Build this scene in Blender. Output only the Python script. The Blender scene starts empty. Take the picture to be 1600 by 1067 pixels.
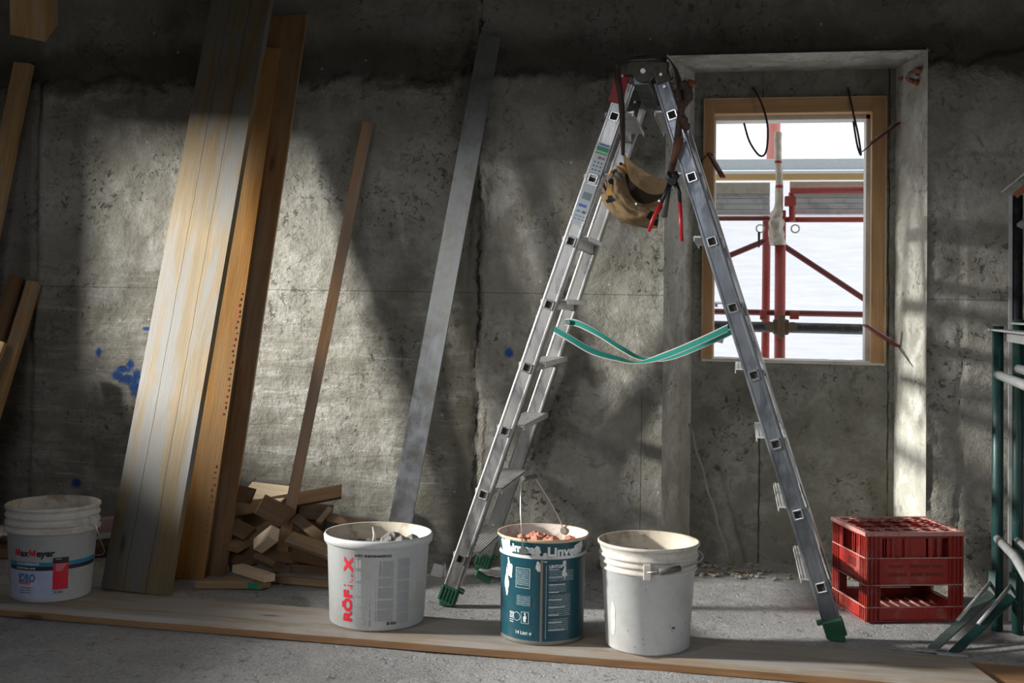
import bpy, bmesh, math, random
import numpy as np
from mathutils import Vector, Matrix, noise as mnoise
R = math.radians
rnd = random.Random(11)
SC = bpy.context.scene
COL = SC.collection

# ------------------------------------------------------------------ camera
def make_camera():
    f, psi, th, rho = 1850.0, .19, .035, .017
    fw = Vector((-math.sin(psi)*math.cos(th), math.cos(psi)*math.cos(th), math.sin(th)))
    r0 = Vector((math.cos(psi), math.sin(psi), 0)); u0 = r0.cross(fw)
    r = r0*math.cos(rho) + u0*math.sin(rho); u = u0*math.cos(rho) - r0*math.sin(rho)
    cd = bpy.data.cameras.new('camera'); co = bpy.data.objects.new('camera', cd); COL.objects.link(co)
    M = Matrix((r, u, -fw)).transposed().to_4x4(); M.translation = Vector((0, 0, 1.0))
    co.matrix_world = M
    cd.sensor_width = 36; cd.lens = f/1600*36; cd.shift_y = -(533.5-415.22)/1600
    cd.clip_start = .05
    cd.dof.use_dof = True; cd.dof.focus_distance = 4.0; cd.dof.aperture_fstop = 5.0
    SC.camera = co
make_camera()

# ------------------------------------------------------------------ world, exposure, daylight through the openings, added fill
SC.view_settings.view_transform = 'Standard'; SC.view_settings.look = 'None'
SC.view_settings.gamma = 1; SC.view_settings.exposure = 0.0
SC.view_settings.use_curve_mapping = False
w = bpy.data.worlds.new('overcast_sky'); SC.world = w; w.use_nodes = True
w.node_tree.nodes['Background'].inputs[0].default_value = (.93, .96, 1, 1)
w.node_tree.nodes['Background'].inputs[1].default_value = 1.35

def area(name, loc, target, sx, sy, power, color, spread=180):
    l = bpy.data.lights.new(name, 'AREA'); l.shape = 'RECTANGLE'; l.size = sx; l.size_y = sy
    l.energy = power; l.color = color; l.spread = R(spread)
    o = bpy.data.objects.new(name, l); COL.objects.link(o)
    o.location = loc
    o.rotation_euler = (Vector(target)-Vector(loc)).to_track_quat('-Z', 'Y').to_euler()
    return o
# daylight outside the openings of the left wall and the right doorway
area('daylight_left', (-6.2, 2.5, 2.25), (-2.0, 4.5, 1.3),   .40, .34, 1080, (1, .985, .93))
area('daylight_front', (-4.35, -1.5, 2.42), (-.2, 4.4, .9), 1.3, .6, 105, (1, .985, .95))
area('daylight_right', (3.6, .9, 1.7), (-.3, 4.5, .8), .9, 1.2, 14, (.8, .84, 1))
area('fill_behind', (-1.0, -2.4, 2.5), (-.8, 3.0, .3), 2.2, .5, 30, (.86, .9, 1))  # added fill lamp that lifts the foreground floor and buckets

# ------------------------------------------------------------------ node helper
class NT:
    def __init__(s, name):
        s.m = bpy.data.materials.new(name); s.m.use_nodes = True
        s.t = s.m.node_tree; s.b = s.t.nodes['Principled BSDF']; s.out = s.t.nodes['Material Output']
    def n(s, typ, **kw):
        nd = s.t.nodes.new(typ)
        for k, v in kw.items(): setattr(nd, k, v)
        return nd
    def put(s, sock, v):
        if isinstance(v, bpy.types.NodeSocket): s.t.links.new(v, sock)
        elif isinstance(v, (tuple, list)):
            sock.default_value = tuple(v)+(1,) if (len(v) == 3 and len(sock.default_value) == 4) else v
        else: sock.default_value = v
    def coord(s, sc=(1, 1, 1), off=(0, 0, 0), rand=False, rot=(0, 0, 0)):
        tc = s.n('ShaderNodeTexCoord'); mp = s.n('ShaderNodeMapping')
        src = tc.outputs['Object']
        if rand:
            oi = s.n('ShaderNodeObjectInfo'); vm = s.n('ShaderNodeVectorMath', operation='SCALE')
            cb = s.n('ShaderNodeCombineXYZ')
            for k in range(3): s.t.links.new(oi.outputs['Random'], cb.inputs[k])
            s.t.links.new(cb.outputs[0], vm.inputs[0]); vm.inputs[3].default_value = 17.3
            ad = s.n('ShaderNodeVectorMath', operation='ADD')
            s.t.links.new(src, ad.inputs[0]); s.t.links.new(vm.outputs[0], ad.inputs[1]); src = ad.outputs[0]
        s.t.links.new(src, mp.inputs[0]); mp.inputs['Scale'].default_value = sc; mp.inputs['Location'].default_value = off
        mp.inputs['Rotation'].default_value = rot
        return mp.outputs[0]
    def noise(s, co, scale, detail=4, rough=.55, dist=0, out='Fac'):
        nd = s.n('ShaderNodeTexNoise'); s.put(nd.inputs['Vector'], co)
        nd.inputs['Scale'].default_value = scale; nd.inputs['Detail'].default_value = detail
        nd.inputs['Roughness'].default_value = rough; nd.inputs['Distortion'].default_value = dist
        return nd.outputs[out]
    def voro(s, co, scale, feature='F1', out='Distance', rand=1):
        nd = s.n('ShaderNodeTexVoronoi', feature=feature); s.put(nd.inputs['Vector'], co)
        nd.inputs['Scale'].default_value = scale; nd.inputs['Randomness'].default_value = rand
        return nd.outputs[out]
    def wave(s, co, scale, dist=2, detail=3, dscale=1.5, axis='X', typ='BANDS'):
        nd = s.n('ShaderNodeTexWave', wave_type=typ); s.put(nd.inputs['Vector'], co)
        if typ == 'BANDS': nd.bands_direction = axis
        nd.inputs['Scale'].default_value = scale; nd.inputs['Distortion'].default_value = dist
        nd.inputs['Detail'].default_value = detail; nd.inputs['Detail Scale'].default_value = dscale
        return nd.outputs['Fac']
    def ramp(s, v, stops, interp='LINEAR'):
        nd = s.n('ShaderNodeValToRGB'); cr = nd.color_ramp; cr.interpolation = interp
        for i, (p, c) in enumerate(stops):
            e = cr.elements[i] if i < 2 else cr.elements.new(p)
            e.position = p; c = (c, c, c) if isinstance(c, (int, float)) else c
            e.color = tuple(c)+(1,)
        s.put(nd.inputs[0], v); return nd.outputs[0]
    def mix(s, fac, a, b, typ='MIX'):
        nd = s.n('ShaderNodeMix', data_type='RGBA', blend_type=typ)
        s.put(nd.inputs[0], fac); s.put(nd.inputs[6], a); s.put(nd.inputs[7], b); return nd.outputs[2]
    def math(s, op, a, b=0.0, c=0.0, clamp=False):
        nd = s.n('ShaderNodeMath', operation=op); nd.use_clamp = clamp
        s.put(nd.inputs[0], a); s.put(nd.inputs[1], b)
        if op in ('MULTIPLY_ADD', 'SMOOTH_MIN', 'COMPARE'): s.put(nd.inputs[2], c)
        return nd.outputs[0]
    def mrange(s, v, a, b, c=0.0, d=1.0, smooth=True):
        nd = s.n('ShaderNodeMapRange'); nd.interpolation_type = 'SMOOTHSTEP' if smooth else 'LINEAR'
        s.put(nd.inputs[0], v)
        for i, q in enumerate((a, b, c, d)): nd.inputs[i+1].default_value = q
        return nd.outputs[0]
    def xyz(s, co=None):
        nd = s.n('ShaderNodeSeparateXYZ')
        s.put(nd.inputs[0], co if co is not None else s.coord()); return nd.outputs
    def bump(s, h, strength=.4, dist=.01, prev=None):
        nd = s.n('ShaderNodeBump'); s.put(nd.inputs['Height'], h)
        nd.inputs['Strength'].default_value = strength; nd.inputs['Distance'].default_value = dist
        if prev is not None: s.put(nd.inputs['Normal'], prev)
        return nd.outputs[0]
    def fin(s, color=None, rough=.6, metal=0.0, normal=None, spec=None, **kw):
        if color is not None: s.put(s.b.inputs['Base Color'], color)
        s.put(s.b.inputs['Roughness'], rough); s.put(s.b.inputs['Metallic'], metal)
        if normal is not None: s.put(s.b.inputs['Normal'], normal)
        if spec is not None: s.b.inputs['Specular IOR Level'].default_value = spec
        for k, v in kw.items(): s.put(s.b.inputs[k], v)
        return s.m
MATS = {}

def concrete(name, tone=1.0, streak=False, seams=(), marks=False, bumpy=1.0, tint=(1, 1, 1)):
    t = NT(name); co = t.coord()
    big = t.noise(co, 1.6, 5, .6, .4); mid = t.noise(co, 7, 6, .65, .3); fine = t.noise(co, 60, 5, .7)
    c = t.ramp(big, [(.3, (.155, .145, .117)), (.5, (.25, .24, .203)), (.68, (.345, .335, .292))])
    c = t.mix(t.mrange(mid, .42, .66), c, t.mix(.55, c, (.46, .45, .42)), 'MIX')
    c = t.mix(t.mrange(t.noise(co, 13, 5, .7, 1.0), .56, .68, 0, .7), c, (.13, .12, .095))
    c = t.mix(t.mrange(fine, .3, .7, 0, .35), c, (.16, .155, .13))
    pit = t.mrange(t.noise(co, 34, 4, .75, .6), .36, .44, 1, 0)
    pitmask = t.mrange(t.noise(co, 3.1, 3, .6), .45, .62)
    pits = t.math('MULTIPLY', pit, pitmask)
    c = t.mix(t.math('MULTIPLY', pits, .8), c, (.05, .047, .04))
    hsum = t.math('ADD', t.math('MULTIPLY', mid, .6), t.math('MULTIPLY', fine, .22))
    hsum = t.math('SUBTRACT', hsum, t.math('MULTIPLY', pits, .35))
    X = t.xyz()
    if streak:
        sc = t.coord((.9, 1, 8)); st = t.noise(sc, 3.2, 7, .7, .6)
        m = t.mrange(X[0], -1.06, -1.0, 1, 0)
        lowm = t.mrange(X[2], 1.25, .75, 0, 1)
        m2 = t.math('MULTIPLY', m, t.math('MULTIPLY_ADD', lowm, .8, .2))
        c = t.mix(t.math('MULTIPLY', m2, t.mrange(st, .48, .60, 0, .5)), c, (.165, .15, .118))
        c = t.mix(t.math('MULTIPLY', m2, t.mrange(st, .44, .34, 0, .45)), c, (.52, .51, .48))
        hsum = t.math('ADD', hsum, t.math('MULTIPLY', t.math('MULTIPLY', st, m2), .45))
        # darker brown tone along the seams and above the plaster ledge
        nz = t.math('MULTIPLY', t.math('SUBTRACT', t.noise(co, 5, 5, .7), .5), .22)
        zz = t.math('ADD', X[2], nz)
        band = t.math('MULTIPLY', t.mrange(zz, 1.87, 1.92), t.mrange(zz, 2.02, 2.16, 1, 0))
        c = t.mix(t.math('MULTIPLY', band, .82), c, (.06, .05, .036))
        xx = t.math('ADD', X[0], nz)
        cr = t.math('MULTIPLY', t.mrange(xx, -1.16, -1.06), t.mrange(xx, -1.03, -.98, 1, 0))
        c = t.mix(t.math('MULTIPLY', cr, .6), c, (.13, .115, .085))
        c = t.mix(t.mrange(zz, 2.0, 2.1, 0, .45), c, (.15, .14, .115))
        jag = t.math('MULTIPLY', t.math('SUBTRACT', t.noise(co, 26, 5, .7), .5), .05)
        xj = t.math('ADD', t.math('ADD', X[0], jag), t.math('MULTIPLY', nz, .3))
        pale = t.math('MULTIPLY', t.mrange(xj, -1.003, -.997), t.mrange(xj, -.985, -.965, 1, 0))
        pale = t.math('MULTIPLY', pale, t.math('MULTIPLY', t.mrange(X[2], 1.5, 1.58, 1, 0), t.mrange(t.noise(co, 4, 2), .42, .52)))
        zj = t.math('ADD', zz, jag)
        rim = t.math('MULTIPLY', t.mrange(zj, 1.84, 1.86), t.mrange(zj, 1.87, 1.885, 1, 0)); rim = t.math('MULTIPLY', rim, t.mrange(t.noise(co, 2.5, 2), .45, .55, 0, .6))
        pale = t.math('MAXIMUM', pale, rim)
        c = t.mix(t.math('MULTIPLY', pale, .8), c, (.40, .375, .30)); hsum = t.math('ADD', hsum, t.math('MULTIPLY', pale, t.noise(co, 90, 3, .7)))
        gap = t.math('MULTIPLY', t.mrange(xj, -1.018, -1.012), t.mrange(xj, -1.006, -1.001, 1, 0))
        c = t.mix(t.math('MULTIPLY', gap, t.mrange(t.noise(co, 8, 2), .4, .55, .2, .85)), c, (.03, .026, .02))
        lft = t.mrange(X[0], -2.9, -2.96)
        c = t.mix(t.math('MULTIPLY', lft, .55), c, (.07, .062, .05))
        # thin pour line
        ln = t.math('COMPARE', X[2], 1.055, .0022); c = t.mix(t.math('MULTIPLY', ln, .5), c, (.06, .06, .05))
        ch = t.math('MULTIPLY', t.math('COMPARE', t.math('ADD', X[0], t.math('MULTIPLY', nz, .02)), -.36, .0016), t.mrange(X[2], .6, .75, 1, 0))
        c = t.mix(t.math('MULTIPLY', ch, .7), c, (.05, .05, .04))
    for sx in seams:
        wob = t.math('MULTIPLY_ADD', t.noise(co, 9, 4, .7), .016, sx-.008)
        d = t.math('ABSOLUTE', t.math('SUBTRACT', X[0], wob))
        ln = t.mrange(d, .0015, .0045, 1, 0)
        ln = t.math('MULTIPLY', ln, t.mrange(t.noise(co, 7, 3), .38, .5, .35, 1))
        c = t.mix(t.math('MULTIPLY', ln, .85), c, (.03, .028, .022)); hsum = t.math('SUBTRACT', hsum, t.math('MULTIPLY', ln, .5))
    if marks:   # blue spray paint dots and a scribble
        blue = None
        nv = t.noise(co, 70, 3, .7)
        for (mx, mz, rx, rz) in [(-2.619, .784, .014, .019), (-2.706, .237, .021, .019), (-.877, .823, .018, .019), (-2.405, .886, .022, .008),
                                 (-2.53, .69, .028, .022), (-2.505, .715, .036, .015), (-2.475, .735, .016, .022), (-2.485, .675, .050, .020), (-2.455, .65, .022, .04), (-2.445, .69, .018, .03)]:
            dx = t.math('DIVIDE', t.math('SUBTRACT', X[0], mx), rx); dz = t.math('DIVIDE', t.math('SUBTRACT', X[2], mz), rz)
            d = t.math('SQRT', t.math('ADD', t.math('MULTIPLY', dx, dx), t.math('MULTIPLY', dz, dz)))
            d = t.math('ADD', d, t.math('MULTIPLY', t.math('SUBTRACT', nv, .5), .9))
            k = t.mrange(d, .55, 1.45, 1, 0)
            blue = k if blue is None else t.math('MAXIMUM', blue, k)
        c = t.mix(t.math('MULTIPLY', blue, .93), c, (.006, .055, .22))
        # scratches of white and little brown nicks
        v = t.voro(co, 9); c = t.mix(t.mrange(v, .035, .06, .5, 0), c, (.6, .6, .57))
    if tone != 1.0 or tint != (1, 1, 1): c = t.mix(1.0, c, tuple(tone*q for q in tint), 'MULTIPLY')
    nrm = t.bump(hsum, .75*bumpy, .022)
    tool = t.noise(t.coord((1, 1, 1), rot=(0, 0, 0)), 3.5, 5, .65, .6)
    nrm = t.bump(tool, .3*bumpy, .03, nrm)
    return t.fin(c, .88, normal=nrm, spec=.25)

def floor_mat():
    t = NT('dusty_concrete_floor'); co = t.coord()
    big = t.noise(co, 1.3, 5, .6, .5); mid = t.noise(co, 9, 6, .7, .2); fine = t.noise(co, 120, 4, .8)
    c = t.ramp(big, [(.3, (.31, .305, .302)), (.5, (.41, .405, .405)), (.7, (.53, .525, .53))])
    c = t.mix(t.mrange(mid, .48, .66, 0, .6), c, (.52, .52, .53))
    c = t.mix(t.mrange(t.noise(co, 22, 5, .75, .8), .56, .66, 0, .7), c, (.14, .135, .125))
    c = t.mix(t.mrange(fine, .35, .65, 0, .5), c, (.2, .195, .19))
    v = t.voro(co, 45); c = t.mix(t.mrange(v, .1, .16, .7, 0), c, (.6, .6, .6))
    h = t.math('ADD', t.math('MULTIPLY', mid, .5), t.math('MULTIPLY', fine, .3))
    h = t.math('SUBTRACT', h, t.mrange(t.noise(co, 38, 3, .6), .40, .33, 0, .3))
    return t.fin(c, .93, normal=t.bump(h, .8, .016), spec=.15)

def wood(name, light, dark, grey=None, gamt=.5, knots=True, rough=.62, scale=1.0, lines=()):
    t = NT(name); co = t.coord((.9*scale, 9*scale, 9*scale), rand=True); co1 = t.coord(rand=True)
    g = t.noise(co, 3.0, 7, .68, .5)
    fib = t.noise(t.coord((1.6, 70, 70), rand=True), 3, 5, .7)
    c = t.ramp(g, [(.32, dark), (.5, tuple((a+b)/2 for a, b in zip(dark, light))), (.66, light)])
    c = t.mix(t.mrange(fib, .35, .7, 0, .4), c, tuple(q*.62 for q in dark))
    if grey:
        gm = t.noise(t.coord((.8, 5, 5), rand=True), 2.3, 6, .65, .4)
        gm2 = t.math('MULTIPLY', t.mrange(gm, .42, .58), gamt)
        c = t.mix(gm2, c, grey)
    if knots:
        v = t.voro(t.coord((1.3, 4.5, 4.5), rand=True), 1.7)
        c = t.mix(t.mrange(v, .045, .085, .8, 0), c, tuple(q*.3 for q in dark))
        c = t.mix(t.mrange(v, .07, .16, .35, 0), c, tuple(q*.6 for q in dark))
    h = t.math('ADD', t.math('MULTIPLY', fib, .5), t.math('MULTIPLY', g, .5))
    if lines:
        X = t.xyz(t.coord())
        for ly in lines:
            wob = t.math('MULTIPLY_ADD', t.noise(t.coord((2, .1, .1)), 3, 4, .6), .014, ly-.007)
            d = t.math('ABSOLUTE', t.math('SUBTRACT', X[1], wob))
            k = t.mrange(d, .0006, .0024, 1, 0)
            c = t.mix(t.math('MULTIPLY', k, .8), c, (.06, .05, .035)); h = t.math('SUBTRACT', h, k)
    return t.fin(c, rough, normal=t.bump(h, .35, .004, ), spec=.3)

def plain(name, color, rough=.5, metal=0.0, grime=None, gscale=14, gamt=.5, bump=0.0, spec=None, **kw):
    t = NT(name); co = t.coord(rand=True); c = color
    n1 = t.noise(co, gscale, 6, .7, .4); n2 = t.noise(co, gscale*6, 3, .7)
    if grime: c = t.mix(t.mrange(n1, .48, .66, 0, gamt), color, grime)
    c = t.mix(t.mrange(n2, .3, .75, 0, .16), c, tuple(q*.5 for q in color))
    nr = t.bump(n1, bump, .006) if bump else None
    return t.fin(c, rough, metal, nr, spec, **kw)

def alu(name, col=(.62, .63, .64), rough=.34, axis=2, grime=(.24, .22, .19), gamt=.5):
    t = NT(name); sc = [60, 60, 60]; sc[axis] = .8
    st = t.noise(t.coord(tuple(sc)), 2.2, 5, .7); blot = t.noise(t.coord((2, 2, 1)), 6, 5, .7, .3)
    c = t.mix(t.mrange(st, .35, .7, 0, .3), col, tuple(q*.6 for q in col))
    c = t.mix(t.mrange(blot, .46, .68, 0, gamt), c, grime)
    r = t.mrange(blot, .35, .7, rough-.08, rough+.2)
    m = t.mrange(blot, .5, .72, .95, .7)
    return t.fin(c, r, m, t.bump(st, .12, .002))

def camo():
    t = NT('camouflage_cloth'); co = t.coord()
    v = t.voro(co, 42, out='Color'); s = t.n('ShaderNodeSeparateColor'); t.put(s.inputs[0], v)
    c = t.ramp(s.outputs[0], [(0, (.02, .018, .015)), (.25, (.40, .17, .035)), (.5, (.15, .16, .17)), (.75, (.25, .17, .08)), (.9, (.02, .018, .015))], 'CONSTANT')
    return t.fin(c, .85, normal=t.bump(t.noise(co, 300, 2), .3, .002), spec=.2)

def paragraph(name, ink, paper, rows=300, cols=90, amt=.75):
    # worn small print: rows of irregular dark flecks, no readable letters
    t = NT(name)
    a = t.noise(t.coord((cols, cols, 1)), 1.0, 3, .8)
    X = t.xyz(); fr = t.math('FRACT', t.math('MULTIPLY', X[2], rows))
    row = t.mrange(fr, .3, .45, 1, 0)
    k = t.math('MULTIPLY', row, t.mrange(t.noise(t.coord((600, 600, rows*2)), 1, 2), .38, .5))
    k = t.math('MULTIPLY', k, t.mrange(t.noise(t.coord(), 30, 5, .7), .3, .5, .55, 1))
    return t.fin(t.mix(t.math('MULTIPLY', k, amt), paper, ink), .5)

def tarp_mat():
    t = NT('white_sheeting'); t.t.nodes.remove(t.b)
    co = t.coord((.6, 1, 9)); nz = t.noise(co, 6, 6, .7, .5); g = t.noise(t.coord((1, 1, 1)), 1.5, 3)
    c = t.ramp(nz, [(.3, (.80, .81, .84)), (.6, (.93, .94, .96))])
    c = t.mix(t.mrange(g, .4, .7, 0, .15), c, (.72, .73, .78))
    d = t.n('ShaderNodeBsdfDiffuse'); tr = t.n('ShaderNodeBsdfTranslucent'); mx = t.n('ShaderNodeMixShader')
    t.put(d.inputs[0], c); t.put(tr.inputs[0], c); mx.inputs[0].default_value = .6
    bn = t.bump(nz, .3, .02); t.put(d.inputs['Normal'], bn)
    t.t.links.new(d.outputs[0], mx.inputs[1]); t.t.links.new(tr.outputs[0], mx.inputs[2])
    t.t.links.new(mx.outputs[0], t.out.inputs[0]); return t.m

M = dict(
    wall=concrete('rough_plastered_concrete', streak=True, marks=True),
    recess=concrete('recess_concrete', .9, seams=(-.115, .375), bumpy=.6, tint=(.98, 1, .97)),
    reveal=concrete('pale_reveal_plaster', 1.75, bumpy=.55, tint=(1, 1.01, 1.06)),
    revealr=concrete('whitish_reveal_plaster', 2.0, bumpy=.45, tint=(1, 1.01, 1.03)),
    room=concrete('dim_room_concrete', .55),
    floor=floor_mat(),
    brick=plain('broken_brick', (.33, .09, .05), .9, grime=(.3, .28, .25), gscale=30, gamt=.8, bump=.6),
    framewood=wood('pale_spruce_frame', (.62, .38, .19), (.48, .27, .12), knots=True, scale=1.0),
    frameedge=wood('fresh_cut_spruce', (.66, .46, .28), (.55, .36, .2), knots=False),
    lining=plain('pale_lining', (.72, .70, .64), .85, grime=(.5, .48, .42), gscale=40, bump=.4),
    bigplank=wood('weathered_formwork_panel', (.235, .165, .078), (.155, .115, .062), (.17, .168, .158), .9, lines=(-.045, .048), scale=1.0),
    orange=wood('orange_formwork_panel', (.44, .215, .045), (.30, .13, .026), (.28, .215, .13), .4),
    brown=wood('brown_formwork_panel', (.27, .135, .043), (.15, .068, .021), (.2, .16, .11), .35),
    batten=wood('brown_batten', (.46, .26, .13), (.30, .16, .08), (.24, .2, .17), .5),
    darkwood=wood('dark_old_board', (.20, .105, .04), (.11, .052, .02), (.13, .10, .07), .4),
    leftwood=wood('old_yellow_board', (.46, .29, .12), (.27, .15, .055), (.3, .26, .2), .5),
    floorplank=wood('dusty_walking_board', (.38, .31, .235), (.25, .195, .14), (.33, .315, .30), .85),
    plankedge=wood('brown_board_edge', (.36, .20, .095), (.22, .115, .05), (.24, .17, .11), .3),
    scrapa=wood('scrap_spruce', (.42, .28, .155), (.27, .165, .085), (.25, .21, .17), .4),
    scrapb=wood('scrap_brown', (.245, .145, .072), (.14, .08, .036), (.16, .13, .11), .4),
    scrapc=wood('scrap_fresh', (.76, .62, .44), (.64, .48, .32), knots=False),
    greenpaint=plain('green_edge_paint', (.02, .25, .12), .6),
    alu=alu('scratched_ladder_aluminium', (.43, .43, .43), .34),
    alud=alu('painted_dark_reflection_aluminium', (.20, .215, .235), .36, gamt=.3, grime=(.12, .12, .12)),  # darker copy of the ladder aluminium; dark-room reflection put into the colour
    alutread=alu('ribbed_tread_aluminium', (.72, .72, .71), .5, axis=1, gamt=.3),
    alubar=alu('dull_straightedge_aluminium', (.37, .375, .37), .5, axis=0, grime=(.27, .25, .22), gamt=.7),
    hinge=plain('dark_hinge_steel', (.075, .072, .06), .45, .6, grime=(.16, .13, .09)),
    steel=plain('bright_steel', (.6, .6, .6), .3, 1.0),
    socket=plain('polished_rung_end', (.75, .75, .75), .25, 1.0),
    dark=plain('painted_hollow_shade', (.015, .014, .012), .8),
    redp=plain('red_plastic', (.32, .012, .01), .45, grime=(.12, .02, .02)),
    greenp=plain('green_plastic', (.010, .085, .04), .5, grime=(.04, .08, .06), gamt=.4),
    strap=plain('green_webbing', (.0, .19, .15), .75, bump=.1),
    strapedge=plain('pinkish_webbing_edge', (.50, .42, .39), .8),
    label=plain('silver_label', (.36, .41, .45), .4),
    lgreen=plain('label_green', (.01, .22, .08), .5), lblue=plain('label_blue', (.06, .1, .4), .5),
    lred=plain('label_red', (.6, .05, .05), .5), lyel=plain('label_yellow', (.6, .5, .06), .5), lblk=plain('label_ink', (.05, .06, .08), .5),
    canvas=plain('brown_canvas', (.27, .185, .10), .9, grime=(.12, .08, .042), gscale=16, gamt=.7, bump=.6, spec=.2),
    canvas_shade=plain('painted_pouch_shade', (.035, .024, .014), .95),  # shade inside the pouch put into a darker canvas colour
    camo=camo(),
    leather=plain('worn_leather_belt', (.05, .026, .016), .7, grime=(.012, .009, .007), gscale=30, bump=.4),
    leatherred=plain('reddish_leather', (.12, .045, .028), .75, grime=(.03, .02, .015), gscale=40),
    tooldark=plain('dark_tool_steel', (.03, .03, .03), .45, .7),
    handlered=plain('red_handle_grip', (.5, .012, .02), .4),
    handlegrey=plain('grey_handle', (.09, .09, .085), .5),
    pail=plain('white_pail_plastic', (.56, .57, .57), .42, grime=(.42, .40, .35), gscale=9, gamt=.4, bump=.05),
    pailcream=plain('cream_dirty_rim', (.54, .51, .46), .5, grime=(.33, .28, .21), gscale=18, gamt=.6),
    pailin=plain('stained_pail_inside', (.50, .44, .35), .65, grime=(.22, .15, .09), gscale=9, gamt=.9),
    mortar=plain('dry_mortar', (.22, .21, .2), .95, grime=(.09, .085, .08), gscale=40, gamt=.8, bump=.8),
    dust=plain('pale_mortar_dust', (.45, .43, .42), .95, grime=(.2, .17, .15), gscale=40, gamt=.8, bump=.8),
    pinkfoam=plain('salmon_mortar', (.62, .26, .18), .95, grime=(.4, .15, .1), gscale=60, gamt=.8, bump=.8),
    teal=plain('teal_tin_paint', (.005, .058, .082), .32, grime=(.03, .075, .085), gscale=22, gamt=.4),
    tinwhite=plain('white_paint_smears', (.56, .57, .56), .5, grime=(.3, .3, .28), gscale=20, gamt=.6),
    tinrim=plain('cream_rusty_tin_rim', (.55, .42, .29), .5, grime=(.3, .16, .08), gscale=20, gamt=.8),
    tininside=plain('crusted_tin_inside', (.62, .55, .48), .7, grime=(.25, .14, .08), gscale=9, gamt=.8),
    seam=plain('tin_seam', (.26, .24, .22), .4, .5),
    crayon=plain('faded_red_crayon', (.42, .10, .06), .8),
    inkwhite=plain('print_white', (.62, .66, .66), .5),
    inkred=plain('print_red', (.62, .012, .03), .5),
    inkblack=plain('print_black', (.018, .018, .02), .5),
    inkblue=plain('print_blue', (.01, .16, .35), .5),
    inkteal=plain('band_blue', (.01, .2, .36), .5),
    paleblue=plain('pale_lilac_picture', (.40, .43, .60), .5, grime=(.55, .58, .68), gscale=9, gamt=.8),
    parag=paragraph('worn_grey_small_print', (.05, .055, .06), (.36, .375, .38), 330, amt=.6),
    paragw=paragraph('worn_white_small_print', (.5, .55, .56), (.006, .055, .078), 190, amt=.55),
    cratered=plain('dusty_red_crate_plastic', (.31, .018, .012), .5, grime=(.30, .14, .115), gscale=14, gamt=.55),
    crateredge=plain('chalky_crate_rim', (.48, .25, .22), .7, grime=(.35, .05, .03), gscale=22, gamt=.8),
    smudge=paragraph('smudged_black_stamp', (.012, .006, .006), (.22, .014, .010), 170, amt=.95),
    tgreen=plain('chipped_green_enamel', (.006, .042, .038), .45, grime=(.06, .055, .045), gscale=20, gamt=.6),
    tgrey=plain('galvanised_arm', (.34, .35, .35), .55, .3, grime=(.2, .17, .13), gscale=25),
    tbrace=plain('greyed_green_enamel', (.10, .125, .115), .55, grime=(.03, .06, .055), gscale=20),
    tdark=plain('dark_frame_enamel', (.02, .022, .026), .35, .3, grime=(.12, .07, .05), gscale=20, gamt=.4),
    rust=plain('rust', (.2, .07, .03), .8),
    scafred=plain('red_scaffold_paint', (.46, .075, .06), .5, grime=(.36, .15, .13), gscale=16, gamt=.5),
    pinktube=plain('overexposed_red_tube', (.80, .30, .26), .6),  # red tube; overexposure behind the sheeting is put into its pink colour
    scafdark=plain('dark_scaffold_tube', (.05, .05, .055), .45, .4, grime=(.25, .25, .25), gscale=30, gamt=.3),
    scafbrown=plain('brown_red_tube', (.2, .045, .04), .5),
    coupler=plain('brown_cast_coupler', (.16, .11, .07), .7, grime=(.06, .04, .03), gscale=40),
    deckmetal=plain('galvanised_deck', (.62, .64, .65), .6, 0.0, grime=(.25, .26, .26), gscale=12),
    deckwood=plain('grey_plywood_deck', (.60, .57, .49), .85, grime=(.4, .38, .31), gscale=20, bump=.3),
    deckyellow=plain('yellow_toe_board', (.66, .45, .20), .7),
    railblue=plain('pale_blue_rail', (.70, .80, .85), .5),
    wrap=plain('yellowed_plastic_wrap', (.62, .55, .45), .45, grime=(.75, .72, .68), gscale=30, gamt=.9, bump=.8),
    tape=plain('red_tape', (.45, .03, .03), .5),
    tarp=tarp_mat(),
    cable=plain('black_cable', (.03, .028, .04), .5),
    bracket=plain('dark_red_bracket', (.16, .02, .02), .45),
    bracketgrey=plain('grey_bracket_plate', (.35, .33, .36), .45, .3),
    paper=plain('white_paper', (.68, .68, .68), .8, grime=(.45, .4, .4), gscale=30),
    boxpink=plain('faded_pink_carton', (.42, .30, .30), .8, grime=(.3, .2, .2), gscale=12),
    crumb=plain('mortar_crumbs', (.30, .285, .25), .95),
    straw=plain('straw_coloured_debris', (.32, .26, .16), .95),
    stick=plain('plaster_crusted_rod', (.27, .26, .23), .9, bump=.5),
)

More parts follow.
